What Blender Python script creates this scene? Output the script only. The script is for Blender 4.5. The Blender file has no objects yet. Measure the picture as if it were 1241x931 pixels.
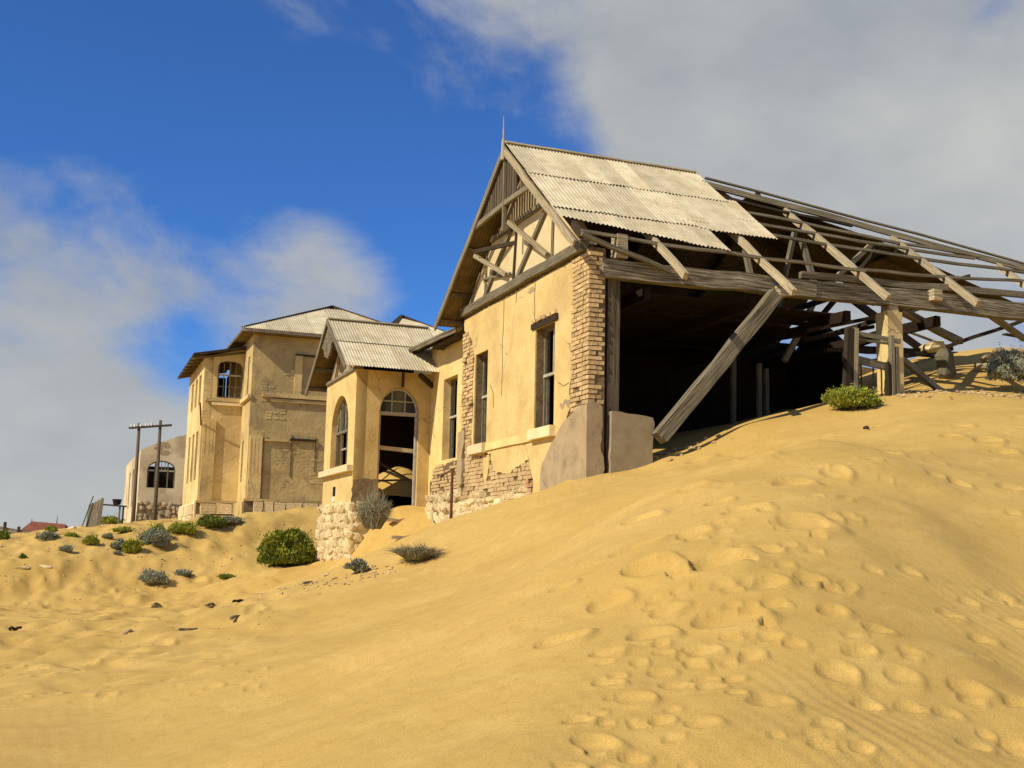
import bpy, math, random
import numpy as np
from mathutils import Vector, Matrix
from mathutils.geometry import tessellate_polygon
random.seed(7); rng = np.random.default_rng(7)
scene = bpy.context.scene
COL = scene.collection
# ------------------------------------------------------------------ camera
FPX, CX, CY, HOR = 1400.0, 620.5, 465.5, 670.0
pit = math.atan((HOR - CY) / FPX); rol = math.radians(1.2)
R0 = np.array([1, 0, 0.]); FW = np.array([0, math.cos(pit), math.sin(pit)]); U0 = np.array([0, -math.sin(pit), math.cos(pit)])
RR = math.cos(rol) * R0 + math.sin(rol) * U0; UU = math.cos(rol) * U0 - math.sin(rol) * R0
def ray(x, y): return (x - CX) / FPX * RR + (CY - y) / FPX * UU + FW
cam_d = bpy.data.cameras.new('camera'); cam = bpy.data.objects.new('camera', cam_d); COL.objects.link(cam)
cam_d.sensor_width = 36; cam_d.lens = 36 * FPX / 1241; cam_d.clip_start = .1; cam_d.clip_end = 6000
cam.matrix_world = Matrix(((RR[0], UU[0], -FW[0], 0), (RR[1], UU[1], -FW[1], 0), (RR[2], UU[2], -FW[2], 0), (0, 0, 0, 1)))
scene.camera = cam
scene.view_settings.view_transform = 'Standard'; scene.view_settings.look = 'None'
scene.view_settings.exposure = 0.07; scene.view_settings.gamma = 1
# ------------------------------------------------------------------ house frame: local x = along the long side (b), local y = along the gable wall (a)
TH = math.radians(21)
vv = np.array([math.cos(TH), math.sin(TH), 0]); uu = np.array([-math.sin(TH), math.cos(TH), 0])
def atY(x, y, Y): d = ray(x, y); return d * Y / d[1]
C0 = atY(713, 500, 19.); C0[2] = 0
def LW(a, b, z, C=C0): return C + a * uu + b * vv + np.array([0, 0, z])
# ------------------------------------------------------------------ sun
s_h = math.cos(math.radians(14)) * (-vv) + math.sin(math.radians(14)) * (-uu)
EL = math.radians(38)
S = np.array([s_h[0] * math.cos(EL), s_h[1] * math.cos(EL), math.sin(EL)])
sd = bpy.data.lights.new('sun', 'SUN'); sd.energy = 4.6; sd.angle = math.radians(.5); sd.color = (1, .90, .72)
so = bpy.data.objects.new('sun', sd); COL.objects.link(so)
so.rotation_euler = Vector(S).to_track_quat('Z', 'Y').to_euler(); so.location = (-20, -20, 30)
# ------------------------------------------------------------------ world
w = bpy.data.worlds.new('World'); scene.world = w; w.use_nodes = True
nt = w.node_tree; N = nt.nodes; Lk = nt.links
for n in list(N): N.remove(n)
def nd(t, **k):
    n = N.new(t)
    for a, b in k.items(): setattr(n, a, b)
    return n
def mth(op, a, b=None, clamp=False):
    n = nd('ShaderNodeMath', operation=op, use_clamp=clamp)
    for i, q in enumerate((a, b)):
        if q is None: continue
        if isinstance(q, (int, float)): n.inputs[i].default_value = q
        else: Lk.new(q, n.inputs[i])
    return n.outputs[0]
sky = nd('ShaderNodeTexSky', sky_type='NISHITA'); sky.sun_disc = False; sky.sun_elevation = EL
sky.sun_rotation = math.atan2(S[0], S[1]); sky.air_density = 1.0; sky.dust_density = .2; sky.ozone_density = 4.0; sky.altitude = 1200
tc = nd('ShaderNodeTexCoord'); G = tc.outputs['Generated']
mp = nd('ShaderNodeMapping'); mp.inputs['Scale'].default_value = (1, 1, 1.7); Lk.new(G, mp.inputs['Vector'])
n1 = nd('ShaderNodeTexNoise'); n1.inputs['Scale'].default_value = 5.2; n1.inputs['Detail'].default_value = 9; n1.inputs['Roughness'].default_value = .58; n1.inputs['Distortion'].default_value = .3
Lk.new(mp.outputs[0], n1.inputs['Vector'])
n2 = nd('ShaderNodeTexNoise'); n2.inputs['Scale'].default_value = 3.6; n2.inputs['Detail'].default_value = 9; n2.inputs['Roughness'].default_value = .55
Lk.new(mp.outputs[0], n2.inputs['Vector'])
dens = mth('MULTIPLY', mth('SUBTRACT', n1.outputs[0], .5), 3.3)
dens = mth('ADD', dens, .33)
blobs = [ # px, py, radius px, amount
    (330, 110, 330, -.75), (560, 130, 230, -.6), (130, 120, 260, -.55), (600, 330, 150, -.55), (700, 150, 70, -.35), (205, 435, 65, -.75), (430, 365, 90, .3), (95, 250, 60, -.15), (470, 230, 100, -.3),
    (60, 420, 190, .7), (110, 600, 220, .8), (260, 290, 130, .70), (420, 300, 95, .68), (130, 270, 110, .35), (340, 330, 100, .25), (30, 300, 90, .2), (355, 390, 60, .2), (20, 160, 120, .35),
    (1000, 150, 260, .75), (1180, 250, 280, .7), (860, 80, 160, .35), (850, 200, 110, .45), (620, 5, 170, .42), (430, 0, 170, .38), (740, 25, 150, .45), (300, 0, 110, .3), (760, 160, 70, .2), (570, 250, 60, .35), (1240, 60, 200, .3)]
for (x, y, r, am) in blobs:
    c = ray(x, y); c = c / np.linalg.norm(c)
    vd = nd('ShaderNodeVectorMath', operation='DISTANCE'); Lk.new(G, vd.inputs[0]); vd.inputs[1].default_value = c
    mr = nd('ShaderNodeMapRange', interpolation_type='SMOOTHERSTEP'); Lk.new(vd.outputs['Value'], mr.inputs[0])
    mr.inputs[1].default_value = 0; mr.inputs[2].default_value = r * 1.55 / FPX; mr.inputs[3].default_value = am; mr.inputs[4].default_value = 0
    dens = mth('ADD', dens, mr.outputs[0])
mk = nd('ShaderNodeMapRange', interpolation_type='SMOOTHSTEP'); Lk.new(dens, mk.inputs[0])
mk.inputs[1].default_value = -.15; mk.inputs[2].default_value = 1.15; mk.inputs[3].default_value = .02; mk.inputs[4].default_value = .97
tint = nd('ShaderNodeMix', data_type='RGBA', blend_type='MULTIPLY'); tint.inputs[0].default_value = 1
Lk.new(sky.outputs[0], tint.inputs[6]); tint.inputs[7].default_value = (.33, .72, 1.22, 1)
cr = nd('ShaderNodeValToRGB'); cr.color_ramp.elements[0].position = .35; cr.color_ramp.elements[1].position = .68
cr.color_ramp.elements[0].color = (3.3, 3.55, 3.8, 1); cr.color_ramp.elements[1].color = (5.1, 5.15, 4.95, 1)
Lk.new(n2.outputs[0], cr.inputs[0])
mx = nd('ShaderNodeMix', data_type='RGBA'); Lk.new(mk.outputs[0], mx.inputs[0]); Lk.new(tint.outputs[2], mx.inputs[6]); Lk.new(cr.outputs[0], mx.inputs[7])
bg = nd('ShaderNodeBackground'); bg.inputs[1].default_value = .105; Lk.new(mx.outputs[2], bg.inputs[0])
wo = nd('ShaderNodeOutputWorld'); Lk.new(bg.outputs[0], wo.inputs[0])

# ------------------------------------------------------------------ materials
def make_mat(name, base, stops, scale=3., detail=8, rough=.9, bump=.25, bscale=30., coord='Object', stretch=(1, 1, 1), spots=None, bdist=.02, wave=None, metal=0, second=None, var=.14, cracks=0):
    """stops: list of (pos, rgb) for the colour ramp driven by noise; second: (scale, amount, rgb) extra patches; spots: (scale, threshold, rgb)"""
    m = bpy.data.materials.new(name); m.use_nodes = True
    t = m.node_tree; nn = t.nodes; ll = t.links; bs = nn['Principled BSDF']
    bs.inputs['Roughness'].default_value = rough; bs.inputs['Metallic'].default_value = metal
    bs.inputs['Specular IOR Level'].default_value = .15
    c = nn.new('ShaderNodeTexCoord'); mpn = nn.new('ShaderNodeMapping'); mpn.inputs['Scale'].default_value = stretch
    ll.new(c.outputs[coord], mpn.inputs[0]); vec = mpn.outputs[0]
    # every object instance gets its own offset
    oi = nn.new('ShaderNodeObjectInfo')
    no = nn.new('ShaderNodeTexNoise'); no.inputs['Scale'].default_value = scale; no.inputs['Detail'].default_value = detail; no.inputs['Roughness'].default_value = .62
    ll.new(vec, no.inputs['Vector'])
    rp = nn.new('ShaderNodeValToRGB'); e = rp.color_ramp.elements
    while len(e) < len(stops): e.new(.5)
    for el, (p, col) in zip(e, stops): el.position = p; el.color = (*col, 1)
    ll.new(no.outputs[0], rp.inputs[0]); col = rp.outputs[0]
    if second:
        for (sc2, lo, hi, rgb, am) in second:
            n3 = nn.new('ShaderNodeTexNoise'); n3.inputs['Scale'].default_value = sc2; n3.inputs['Detail'].default_value = 6; n3.inputs['Roughness'].default_value = .6
            ll.new(vec, n3.inputs['Vector'])
            mr = nn.new('ShaderNodeMapRange'); mr.inputs[1].default_value = lo; mr.inputs[2].default_value = hi; mr.inputs[4].default_value = am
            ll.new(n3.outputs[0], mr.inputs[0])
            mi = nn.new('ShaderNodeMix'); mi.data_type = 'RGBA'; ll.new(mr.outputs[0], mi.inputs[0]); ll.new(col, mi.inputs[6]); mi.inputs[7].default_value = (*rgb, 1); col = mi.outputs[2]
    ofs = nn.new('ShaderNodeVectorMath'); ofs.operation = 'SCALE'; ofs.inputs[0].default_value = (37, 21, 53); ll.new(oi.outputs['Random'], ofs.inputs['Scale'])
    ll.new(ofs.outputs[0], mpn.inputs['Location'])
    if cracks:
        dn = nn.new('ShaderNodeTexNoise'); dn.inputs['Scale'].default_value = 3; ll.new(vec, dn.inputs['Vector'])
        va = nn.new('ShaderNodeMixRGB'); va.blend_type = 'ADD'; va.inputs[0].default_value = .35; ll.new(vec, va.inputs[1]); ll.new(dn.outputs['Color'], va.inputs[2])
        vo = nn.new('ShaderNodeTexVoronoi'); vo.feature = 'DISTANCE_TO_EDGE'; vo.inputs['Scale'].default_value = 1.1; ll.new(va.outputs[0], vo.inputs['Vector'])
        m1 = nn.new('ShaderNodeMapRange'); m1.inputs[1].default_value = .004; m1.inputs[2].default_value = .014; m1.inputs[3].default_value = cracks; m1.inputs[4].default_value = 0; ll.new(vo.outputs['Distance'], m1.inputs[0])
        m2 = nn.new('ShaderNodeTexNoise'); m2.inputs['Scale'].default_value = .9; ll.new(vec, m2.inputs['Vector'])
        m3 = nn.new('ShaderNodeMapRange'); m3.inputs[1].default_value = .5; m3.inputs[2].default_value = .6; ll.new(m2.outputs[0], m3.inputs[0])
        m4 = nn.new('ShaderNodeMath'); m4.operation = 'MULTIPLY'; ll.new(m1.outputs[0], m4.inputs[0]); ll.new(m3.outputs[0], m4.inputs[1])
        mi = nn.new('ShaderNodeMix'); mi.data_type = 'RGBA'; ll.new(m4.outputs[0], mi.inputs[0]); ll.new(col, mi.inputs[6]); mi.inputs[7].default_value = (.20, .14, .07, 1); col = mi.outputs[2]
    # per-object brightness variation
    hs = nn.new('ShaderNodeHueSaturation'); mr = nn.new('ShaderNodeMapRange'); mr.inputs[3].default_value = 1 - var; mr.inputs[4].default_value = 1 + var
    ll.new(oi.outputs['Random'], mr.inputs[0]); ll.new(mr.outputs[0], hs.inputs['Value']); ll.new(col, hs.inputs['Color'])
    ll.new(hs.outputs[0], bs.inputs['Base Color'])
    nb = nn.new('ShaderNodeTexNoise'); nb.inputs['Scale'].default_value = bscale; nb.inputs['Detail'].default_value = 6; nb.inputs['Roughness'].default_value = .65
    ll.new(vec, nb.inputs['Vector'])
    bp = nn.new('ShaderNodeBump'); bp.inputs['Strength'].default_value = bump; bp.inputs['Distance'].default_value = bdist
    ll.new(nb.outputs[0], bp.inputs['Height']); ll.new(bp.outputs[0], bs.inputs['Normal'])
    m['hs'] = 1
    return m
M = {}
M['sand'] = make_mat('sand', None, [(.3, (.53, .342, .092)), (.7, (.66, .44, .133))], scale=.8, rough=.97, bump=.5, bscale=90., bdist=.012, var=0,
                     second=[(.4, .45, .65, (.48, .30, .07), .55), (2.2, .5, .68, (.72, .50, .16), .4), (9., .5, .75, (.44, .265, .06), .5), (90, .45, .70, (.34, .21, .06), .6)])
M['plaster'] = make_mat('ochre_plaster', None, [(.25, (.55, .375, .135)), (.5, (.70, .51, .20)), (.75, (.77, .59, .26))], scale=1.6, bump=.6, bscale=14, bdist=.02, cracks=.8,
                        second=[(.7, .52, .68, (.52, .37, .16), .6), (3.5, .60, .70, (.55, .34, .12), .4), (11, .61, .70, (.38, .27, .13), .4), (2.1, .63, .67, (.80, .66, .38), .35)])
M['plaster_pale'] = make_mat('pale_plaster', None, [(.3, (.68, .53, .28)), (.7, (.80, .66, .38))], scale=2.2, bump=.4, bscale=14, second=[(3.5, .6, .75, (.45, .33, .18), .5)])
M['plaster2'] = make_mat('weathered_ochre_plaster', None, [(.25, (.50, .37, .145)), (.5, (.66, .49, .205)), (.78, (.75, .59, .27))], scale=.9, bump=.6, bscale=8, bdist=.03, cracks=.7,
                         second=[(.4, .48, .62, (.36, .27, .13), .7), (1.6, .56, .66, (.30, .215, .105), .5), (7, .58, .68, (.62, .49, .28), .6), (.8, .6, .66, (.60, .44, .21), .6)])
M['plaster3'] = make_mat('pale_grey_plaster', None, [(.3, (.60, .48, .27)), (.6, (.80, .68, .43))], scale=.5, bump=.5, bscale=5, bdist=.03, second=[(.35, .48, .6, (.45, .33, .19), .8), (2, .62, .72, (.36, .26, .15), .5)])
M['render'] = make_mat('cement_render', None, [(.3, (.27, .20, .11)), (.55, (.39, .295, .165)), (.75, (.47, .35, .20))], scale=2.4, bump=.5, bscale=10, cracks=.8, second=[(1.3, .5, .65, (.40, .29, .17), .7), (5, .58, .7, (.24, .18, .11), .6)])
M['slab'] = make_mat('concrete_slab', None, [(.3, (.29, .225, .125)), (.7, (.38, .305, .18))], scale=5, bump=.4, bscale=50, second=[(2, .55, .7, (.27, .22, .14), .5)])
M['mortar'] = make_mat('old_mortar', None, [(.3, (.12, .083, .042)), (.7, (.26, .185, .095))], scale=6, bump=.8, bscale=20, bdist=.03)
M['brick'] = make_mat('sand_brick', None, [(.3, (.47, .32, .15)), (.55, (.64, .46, .225)), (.75, (.70, .53, .285))], scale=1.2, bump=.4, bscale=5, bdist=.08, var=.2, second=[(.7, .60, .66, (.50, .25, .13), .6)])
M['stone'] = make_mat('limestone', None, [(.25, (.55, .40, .19)), (.5, (.72, .58, .32)), (.8, (.78, .67, .42))], scale=4, bump=.5, bscale=3, bdist=.12, var=.16, second=[(.6, .56, .64, (.64, .40, .16), .6)])
M['stone2'] = make_mat('brown_stone', None, [(.25, (.30, .23, .13)), (.5, (.46, .36, .21)), (.8, (.58, .47, .30))], scale=1.5, bump=.5, bscale=3, bdist=.12, var=.25)
def wood(name, stops, bump=.6):
    return make_mat(name, None, stops, scale=3.2, rough=.85, bump=bump, var=.2, bscale=5., coord='UV', stretch=(1, 16, 1), bdist=.015, second=[(1.3, .5, .7, tuple(.62 * c for c in stops[0][1]), .5)])
M['wood'] = wood('weathered_timber', [(.36, (.055, .043, .025)), (.5, (.20, .168, .105)), (.66, (.44, .385, .265))])
M['wood_mid'] = wood('shaded_timber', [(.36, (.05, .036, .02)), (.5, (.13, .10, .06)), (.68, (.24, .195, .12))])  # stands in for eave shade on the corner post; verge boards are darker timber
M['wood_pale'] = wood('bleached_timber', [(.36, (.13, .095, .05)), (.48, (.42, .34, .20)), (.66, (.63, .53, .34))])
M['wood_dark'] = wood('dark_timber', [(.3, (.022, .015, .009)), (.55, (.055, .04, .024)), (.78, (.11, .083, .05))])
M['soffit'] = wood('soffit_timber', [(.3, (.14, .10, .05)), (.7, (.26, .19, .10))])
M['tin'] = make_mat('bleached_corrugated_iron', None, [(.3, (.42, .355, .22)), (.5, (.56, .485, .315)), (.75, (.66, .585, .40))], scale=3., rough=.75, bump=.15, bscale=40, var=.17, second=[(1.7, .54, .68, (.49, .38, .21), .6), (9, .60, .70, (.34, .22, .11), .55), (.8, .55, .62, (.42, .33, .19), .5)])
M['tin_under'] = make_mat('shade_brown_sheet', None, [(.3, (.085, .055, .022)), (.7, (.20, .145, .065))], scale=2, rough=.85, bump=.2, bscale=30)  # dark brown puts the unlit roof underside's shade into the sheet colour
M['dark'] = make_mat('shade_black_lining', None, [(.3, (.014, .009, .006)), (.7, (.032, .02, .012))], scale=2, bump=.3)  # near-black puts the unlit rooms' shade into the colour; also used on dark braces
M['frame'] = make_mat('grey_window_paint', None, [(.3, (.11, .096, .062)), (.7, (.24, .21, .14))], scale=8, bump=.3)
M['frame_white'] = make_mat('flaked_white_paint', None, [(.3, (.30, .27, .20)), (.7, (.52, .48, .38))], scale=8, bump=.3)
M['rust'] = make_mat('rusty_iron', None, [(.3, (.10, .045, .025)), (.7, (.20, .10, .055))], scale=8, bump=.4)
M['redroof'] = make_mat('red_roof_paint', None, [(.3, (.17, .055, .035)), (.7, (.27, .10, .06))], scale=2, bump=.3)
M['polewood'] = wood('pole_timber', [(.3, (.075, .055, .035)), (.7, (.17, .13, .085))])
M['white'] = make_mat('white_porcelain', None, [(.3, (.7, .68, .62)), (.7, (.82, .8, .75))], scale=4, bump=.1, rough=.4)
M['black'] = make_mat('black_hole_paint', None, [(.3, (.012, .011, .01)), (.7, (.03, .028, .024))], scale=6)
def leafmat(name, c1, c2):
    m = make_mat(name, None, [(.3, c1), (.7, c2)], scale=14, bump=.1, rough=.75)
    return m
M['leaf_green'] = leafmat('succulent_leaves', (.075, .11, .014), (.25, .29, .042))
M['leaf_yellow'] = leafmat('yellow_green_leaves', (.17, .20, .02), (.42, .43, .06))
M['leaf_grey'] = leafmat('grey_green_leaves', (.17, .18, .11), (.40, .41, .29))
M['twig'] = leafmat('dry_twigs', (.16, .115, .06), (.36, .28, .16))

# glass
gm = bpy.data.materials.new('dusty_glass'); gm.use_nodes = True
b_ = gm.node_tree.nodes['Principled BSDF']; b_.inputs['Base Color'].default_value = (.03, .035, .04, 1); b_.inputs['Roughness'].default_value = .12
M['glass'] = gm

# ------------------------------------------------------------------ builders
def tagp(o, label=None, cat=None, group=None, kind=None):
    if label: o['label'] = label
    if cat: o['category'] = cat
    if group: o['group'] = group
    if kind: o['kind'] = kind
    return o
def thing(name, label, cat, loc, rz=0, group=None):
    o = bpy.data.objects.new(name, None); COL.objects.link(o); o.location = loc; o.rotation_euler = (0, 0, rz); o.empty_display_size = .2
    tagp(o, label, cat, group); o['zb'] = float(loc[2]); return o
class MB:
    def __init__(s): s.v = []; s.f = []; s.uv = []; s.smooth = False
    def add(s, vs, fs, uvs=None):
        k = len(s.v); s.v += [tuple(map(float, q)) for q in vs]
        for f in fs:
            s.f.append(tuple(i + k for i in f))
            s.uv += [(uvs[i] if uvs is not None else (vs[i][0], vs[i][2])) for i in f]
    def box(s, c, h, rot=None, jit=0):
        vs = []
        for dx in (-1, 1):
            for dy in (-1, 1):
                for dz in (-1, 1):
                    p = Vector((dx * h[0], dy * h[1], dz * h[2])) * 1.0
                    p = p + Vector((random.uniform(-jit, jit) * h[0], random.uniform(-jit, jit) * h[1], random.uniform(-jit, jit) * h[2]))
                    if rot is not None: p = rot @ p
                    vs.append(p + Vector(c))
        s.add(vs, [(0, 1, 3, 2), (4, 6, 7, 5), (0, 4, 5, 1), (2, 3, 7, 6), (0, 2, 6, 4), (1, 5, 7, 3)])
    def beam(s, p0, p1, w, h, up=(0, 0, 1), wob=.0, taper=1., seg=None, sag=0, rag=0):
        p0 = Vector(p0); p1 = Vector(p1); d = p1 - p0; L = d.length; d.normalize()
        upv = Vector(up)
        if abs(d.dot(upv)) > .97: upv = Vector((1, 0, 0))
        sx = d.cross(upv).normalized(); sy = sx.cross(d).normalized()
        n = seg or max(1, min(8, int(L / .5)))
        vs = []; uvs = []; u0 = random.uniform(0, 50)
        for i in range(n + 1):
            t = i / n; c = p0.lerp(p1, t)
            if 0 < i < n: c = c + sx * random.uniform(-wob, wob) * 1.5 + sy * random.uniform(-wob, wob) * 1.5
            c = c - Vector((0, 0, sag * 4 * t * (1 - t)))
            k = 1 + (taper - 1) * t
            for j, (q, r) in enumerate(((-1, -1), (1, -1), (1, 1), (-1, 1))):
                e = 0
                if rag and i in (0, n): e = random.uniform(-rag, rag)
                vs.append(c + sx * q * w / 2 * k * random.uniform(.95, 1.05) + sy * r * h / 2 * k * random.uniform(.95, 1.05) + d * e)
                uvs.append((u0 + t * L * .6, j * .31 + u0 + t * .05))
        fs = []
        for i in range(n):
            for j in range(4):
                a = i * 4 + j; b = i * 4 + (j + 1) % 4
                fs.append((a, b, b + 4, a + 4))
        fs.append((3, 2, 1, 0)); fs.append((n * 4, n * 4 + 1, n * 4 + 2, n * 4 + 3))
        s.add(vs, fs, uvs)
    def tube(s, pts, r, n=6, taper=1.):
        vs = []; uvs = []; m = len(pts)
        for i, p in enumerate(pts):
            p = Vector(p); a = Vector(pts[max(0, i - 1)]); b = Vector(pts[min(m - 1, i + 1)]); d = (b - a).normalized()
            upv = Vector((0, 0, 1)) if abs(d.z) < .9 else Vector((1, 0, 0))
            sx = d.cross(upv).normalized(); sy = sx.cross(d)
            rr = r * (1 + (taper - 1) * i / (m - 1))
            for j in range(n):
                t = 2 * math.pi * j / n
                vs.append(p + sx * rr * math.cos(t) + sy * rr * math.sin(t)); uvs.append((i * .4, j / n))
        fs = [(i * n + j, i * n + (j + 1) % n, (i + 1) * n + (j + 1) % n, (i + 1) * n + j) for i in range(m - 1) for j in range(n)]
        fs += [tuple(range(n - 1, -1, -1)), tuple((m - 1) * n + j for j in range(n))]
        s.add(vs, fs, uvs)
    def poly(s, loops, fn, d0, d1):
        """extruded polygon with holes; loops of (s,z); fn(s,z,d)->xyz ; d0 front depth, d1 back depth"""
        flat = [p for lp in loops for p in lp]; n = len(flat)
        tris = tessellate_polygon([[Vector((p[0], p[1], 0)) for p in lp] for lp in loops])
        vs = [fn(p[0], p[1], d0) for p in flat] + [fn(p[0], p[1], d1) for p in flat]
        fs = []
        for t in tris:
            fs.append(tuple(t)); fs.append(tuple(i + n for i in reversed(t)))
        k = 0
        for lp in loops:
            m = len(lp)
            for i in range(m):
                a = k + i; b = k + (i + 1) % m
                fs.append((a, b, b + n, a + n))
            k += m
        s.add(vs, fs, [(p[0], p[1]) for p in flat] * 2)
    def build(s, name, mat, parent=None, kind=None, label=None, smooth=False, recalc=True):
        me = bpy.data.meshes.new(name)
        zb = 0
        if parent is not None:
            r = parent
            while r.parent: r = r.parent
            zb = r.get('zb', 0)
        me.from_pydata([(x, y, z - zb) for x, y, z in s.v], [], s.f)
        uvl = me.uv_layers.new(name='UVMap'); uvl.data.foreach_set('uv', np.array(s.uv, dtype=np.float32).ravel())
        if recalc:
            import bmesh
            bm = bmesh.new(); bm.from_mesh(me); bmesh.ops.recalc_face_normals(bm, faces=bm.faces); bm.to_mesh(me); bm.free()
        if smooth: me.polygons.foreach_set('use_smooth', [True] * len(me.polygons))
        me.materials.append(mat)
        o = bpy.data.objects.new(name, me); COL.objects.link(o)
        if parent is not None: o.parent = parent
        if kind: o['kind'] = kind
        if label: o['label'] = label
        return o
def V_(s_, z, d): return (d, s_, z)     # gable-facing planes: s=a, depth=b
def U_(s_, z, d): return (s_, d, z)     # long-side planes:    s=b, depth=a
def rect(a0, a1, z0, z1): return [(a0, z0), (a1, z0), (a1, z1), (a0, z1)]
def arch(a0, a1, z0, zs, zt, n=12):
    c = (a0 + a1) / 2; r = (a1 - a0) / 2
    pts = [(a0, z0), (a1, z0)]
    for i in range(n + 1):
        t = math.pi * i / n; pts.append((c + r * math.cos(t), zs + (zt - zs) * math.sin(t)))
    return pts
def rag(pts, amp=.03, step=.12, seed=1, closed=True, keep=()):
    r = random.Random(seed); out = []
    m = len(pts)
    for i in range(m if closed else m - 1):
        p = pts[i]; q = pts[(i + 1) % m]; out.append(p)
        if i in keep: continue
        L = math.hypot(q[0] - p[0], q[1] - p[1]); k = int(L / step)
        for j in range(1, k):
            t = j / k
            nx, ny = -(q[1] - p[1]) / L, (q[0] - p[0]) / L; e = r.uniform(-amp, amp)
            out.append((p[0] + (q[0] - p[0]) * t + nx * e, p[1] + (q[1] - p[1]) * t + ny * e))
    return out
def inpoly(x, y, P):
    c = False; j = len(P) - 1
    for i in range(len(P)):
        if (P[i][1] > y) != (P[j][1] > y) and x < (P[j][0] - P[i][0]) * (y - P[i][1]) / (P[j][1] - P[i][1]) + P[i][0]: c = not c
        j = i
    return c
def rock_mesh(name, mat, seed=0, sub=1, flat=.0):
    import bmesh
    r = random.Random(seed); bm = bmesh.new(); bmesh.ops.create_icosphere(bm, subdivisions=sub, radius=1)
    for v in bm.verts:
        f = max(abs(v.co.x), abs(v.co.y), abs(v.co.z)); k = (1 / f) ** .88
        v.co = v.co * k * r.uniform(.80, 1.04)
    me = bpy.data.meshes.new(name); bm.to_mesh(me); bm.free(); me.materials.append(mat); return me
ROCK = [rock_mesh('stone', M['stone'], i) for i in range(6)]
ROCK2 = [rock_mesh('stone', M['stone2'], i + 10) for i in range(6)]
def brick_mesh(seed, mat):
    mb = MB(); random.seed(seed); mb.box((0, 0, 0), (1, 1, 1), jit=.10)
    me = bpy.data.meshes.new('brick'); me.from_pydata(mb.v, [], mb.f); me.materials.append(mat); return me
BR = [brick_mesh(i, M['brick']) for i in range(5)]
BS = [brick_mesh(i + 20, M['stone']) for i in range(5)]
for b_m in BS: b_m.name = 'stone'
random.seed(11)
def inst(me, name, parent, loc, scl, rot=(0, 0, 0)):
    o = bpy.data.objects.new(name, me); COL.objects.link(o); o.parent = parent
    r = parent
    while r.parent: r = r.parent
    o.location = (loc[0], loc[1], loc[2] - r.get('zb', 0)); o.scale = scl; o.rotation_euler = rot; return o

def sheet(parent, P00, P10, P01, P11, nrm, mat=None, amp=.0125, pitch=.072, name='roof_sheet', drop=.02, lift=(0, 0)):
    """corrugated sheet: P00,P10 = top edge ends, P01,P11 = lower edge ends"""
    P00, P10, P01, P11, nrm = map(Vector, (P00, P10, P01, P11, nrm))
    wd = (P10 - P00).length; n = max(4, int(round(wd / pitch)) * 4); rows = 4
    mb = MB(); vs = []; uvs = []
    for r in range(rows + 1):
        t = r / rows
        A = P00.lerp(P01, t); B = P10.lerp(P11, t)
        for i in range(n + 1):
            q = i / n; p = A.lerp(B, q)
            p = p + nrm * (amp * math.sin(i / 4 * 2 * math.pi) + lift[0] * (1 - t) + lift[1] * t - drop * math.sin(math.pi * t) * .5)
            vs.append(p); uvs.append((q, t))
    fs = [(r * (n + 1) + i, r * (n + 1) + i + 1, (r + 1) * (n + 1) + i + 1, (r + 1) * (n + 1) + i) for r in range(rows) for i in range(n)]
    mb.add(vs, fs, uvs)
    return mb.build(name, mat or M['tin'], parent, recalc=False, smooth=True)

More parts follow.
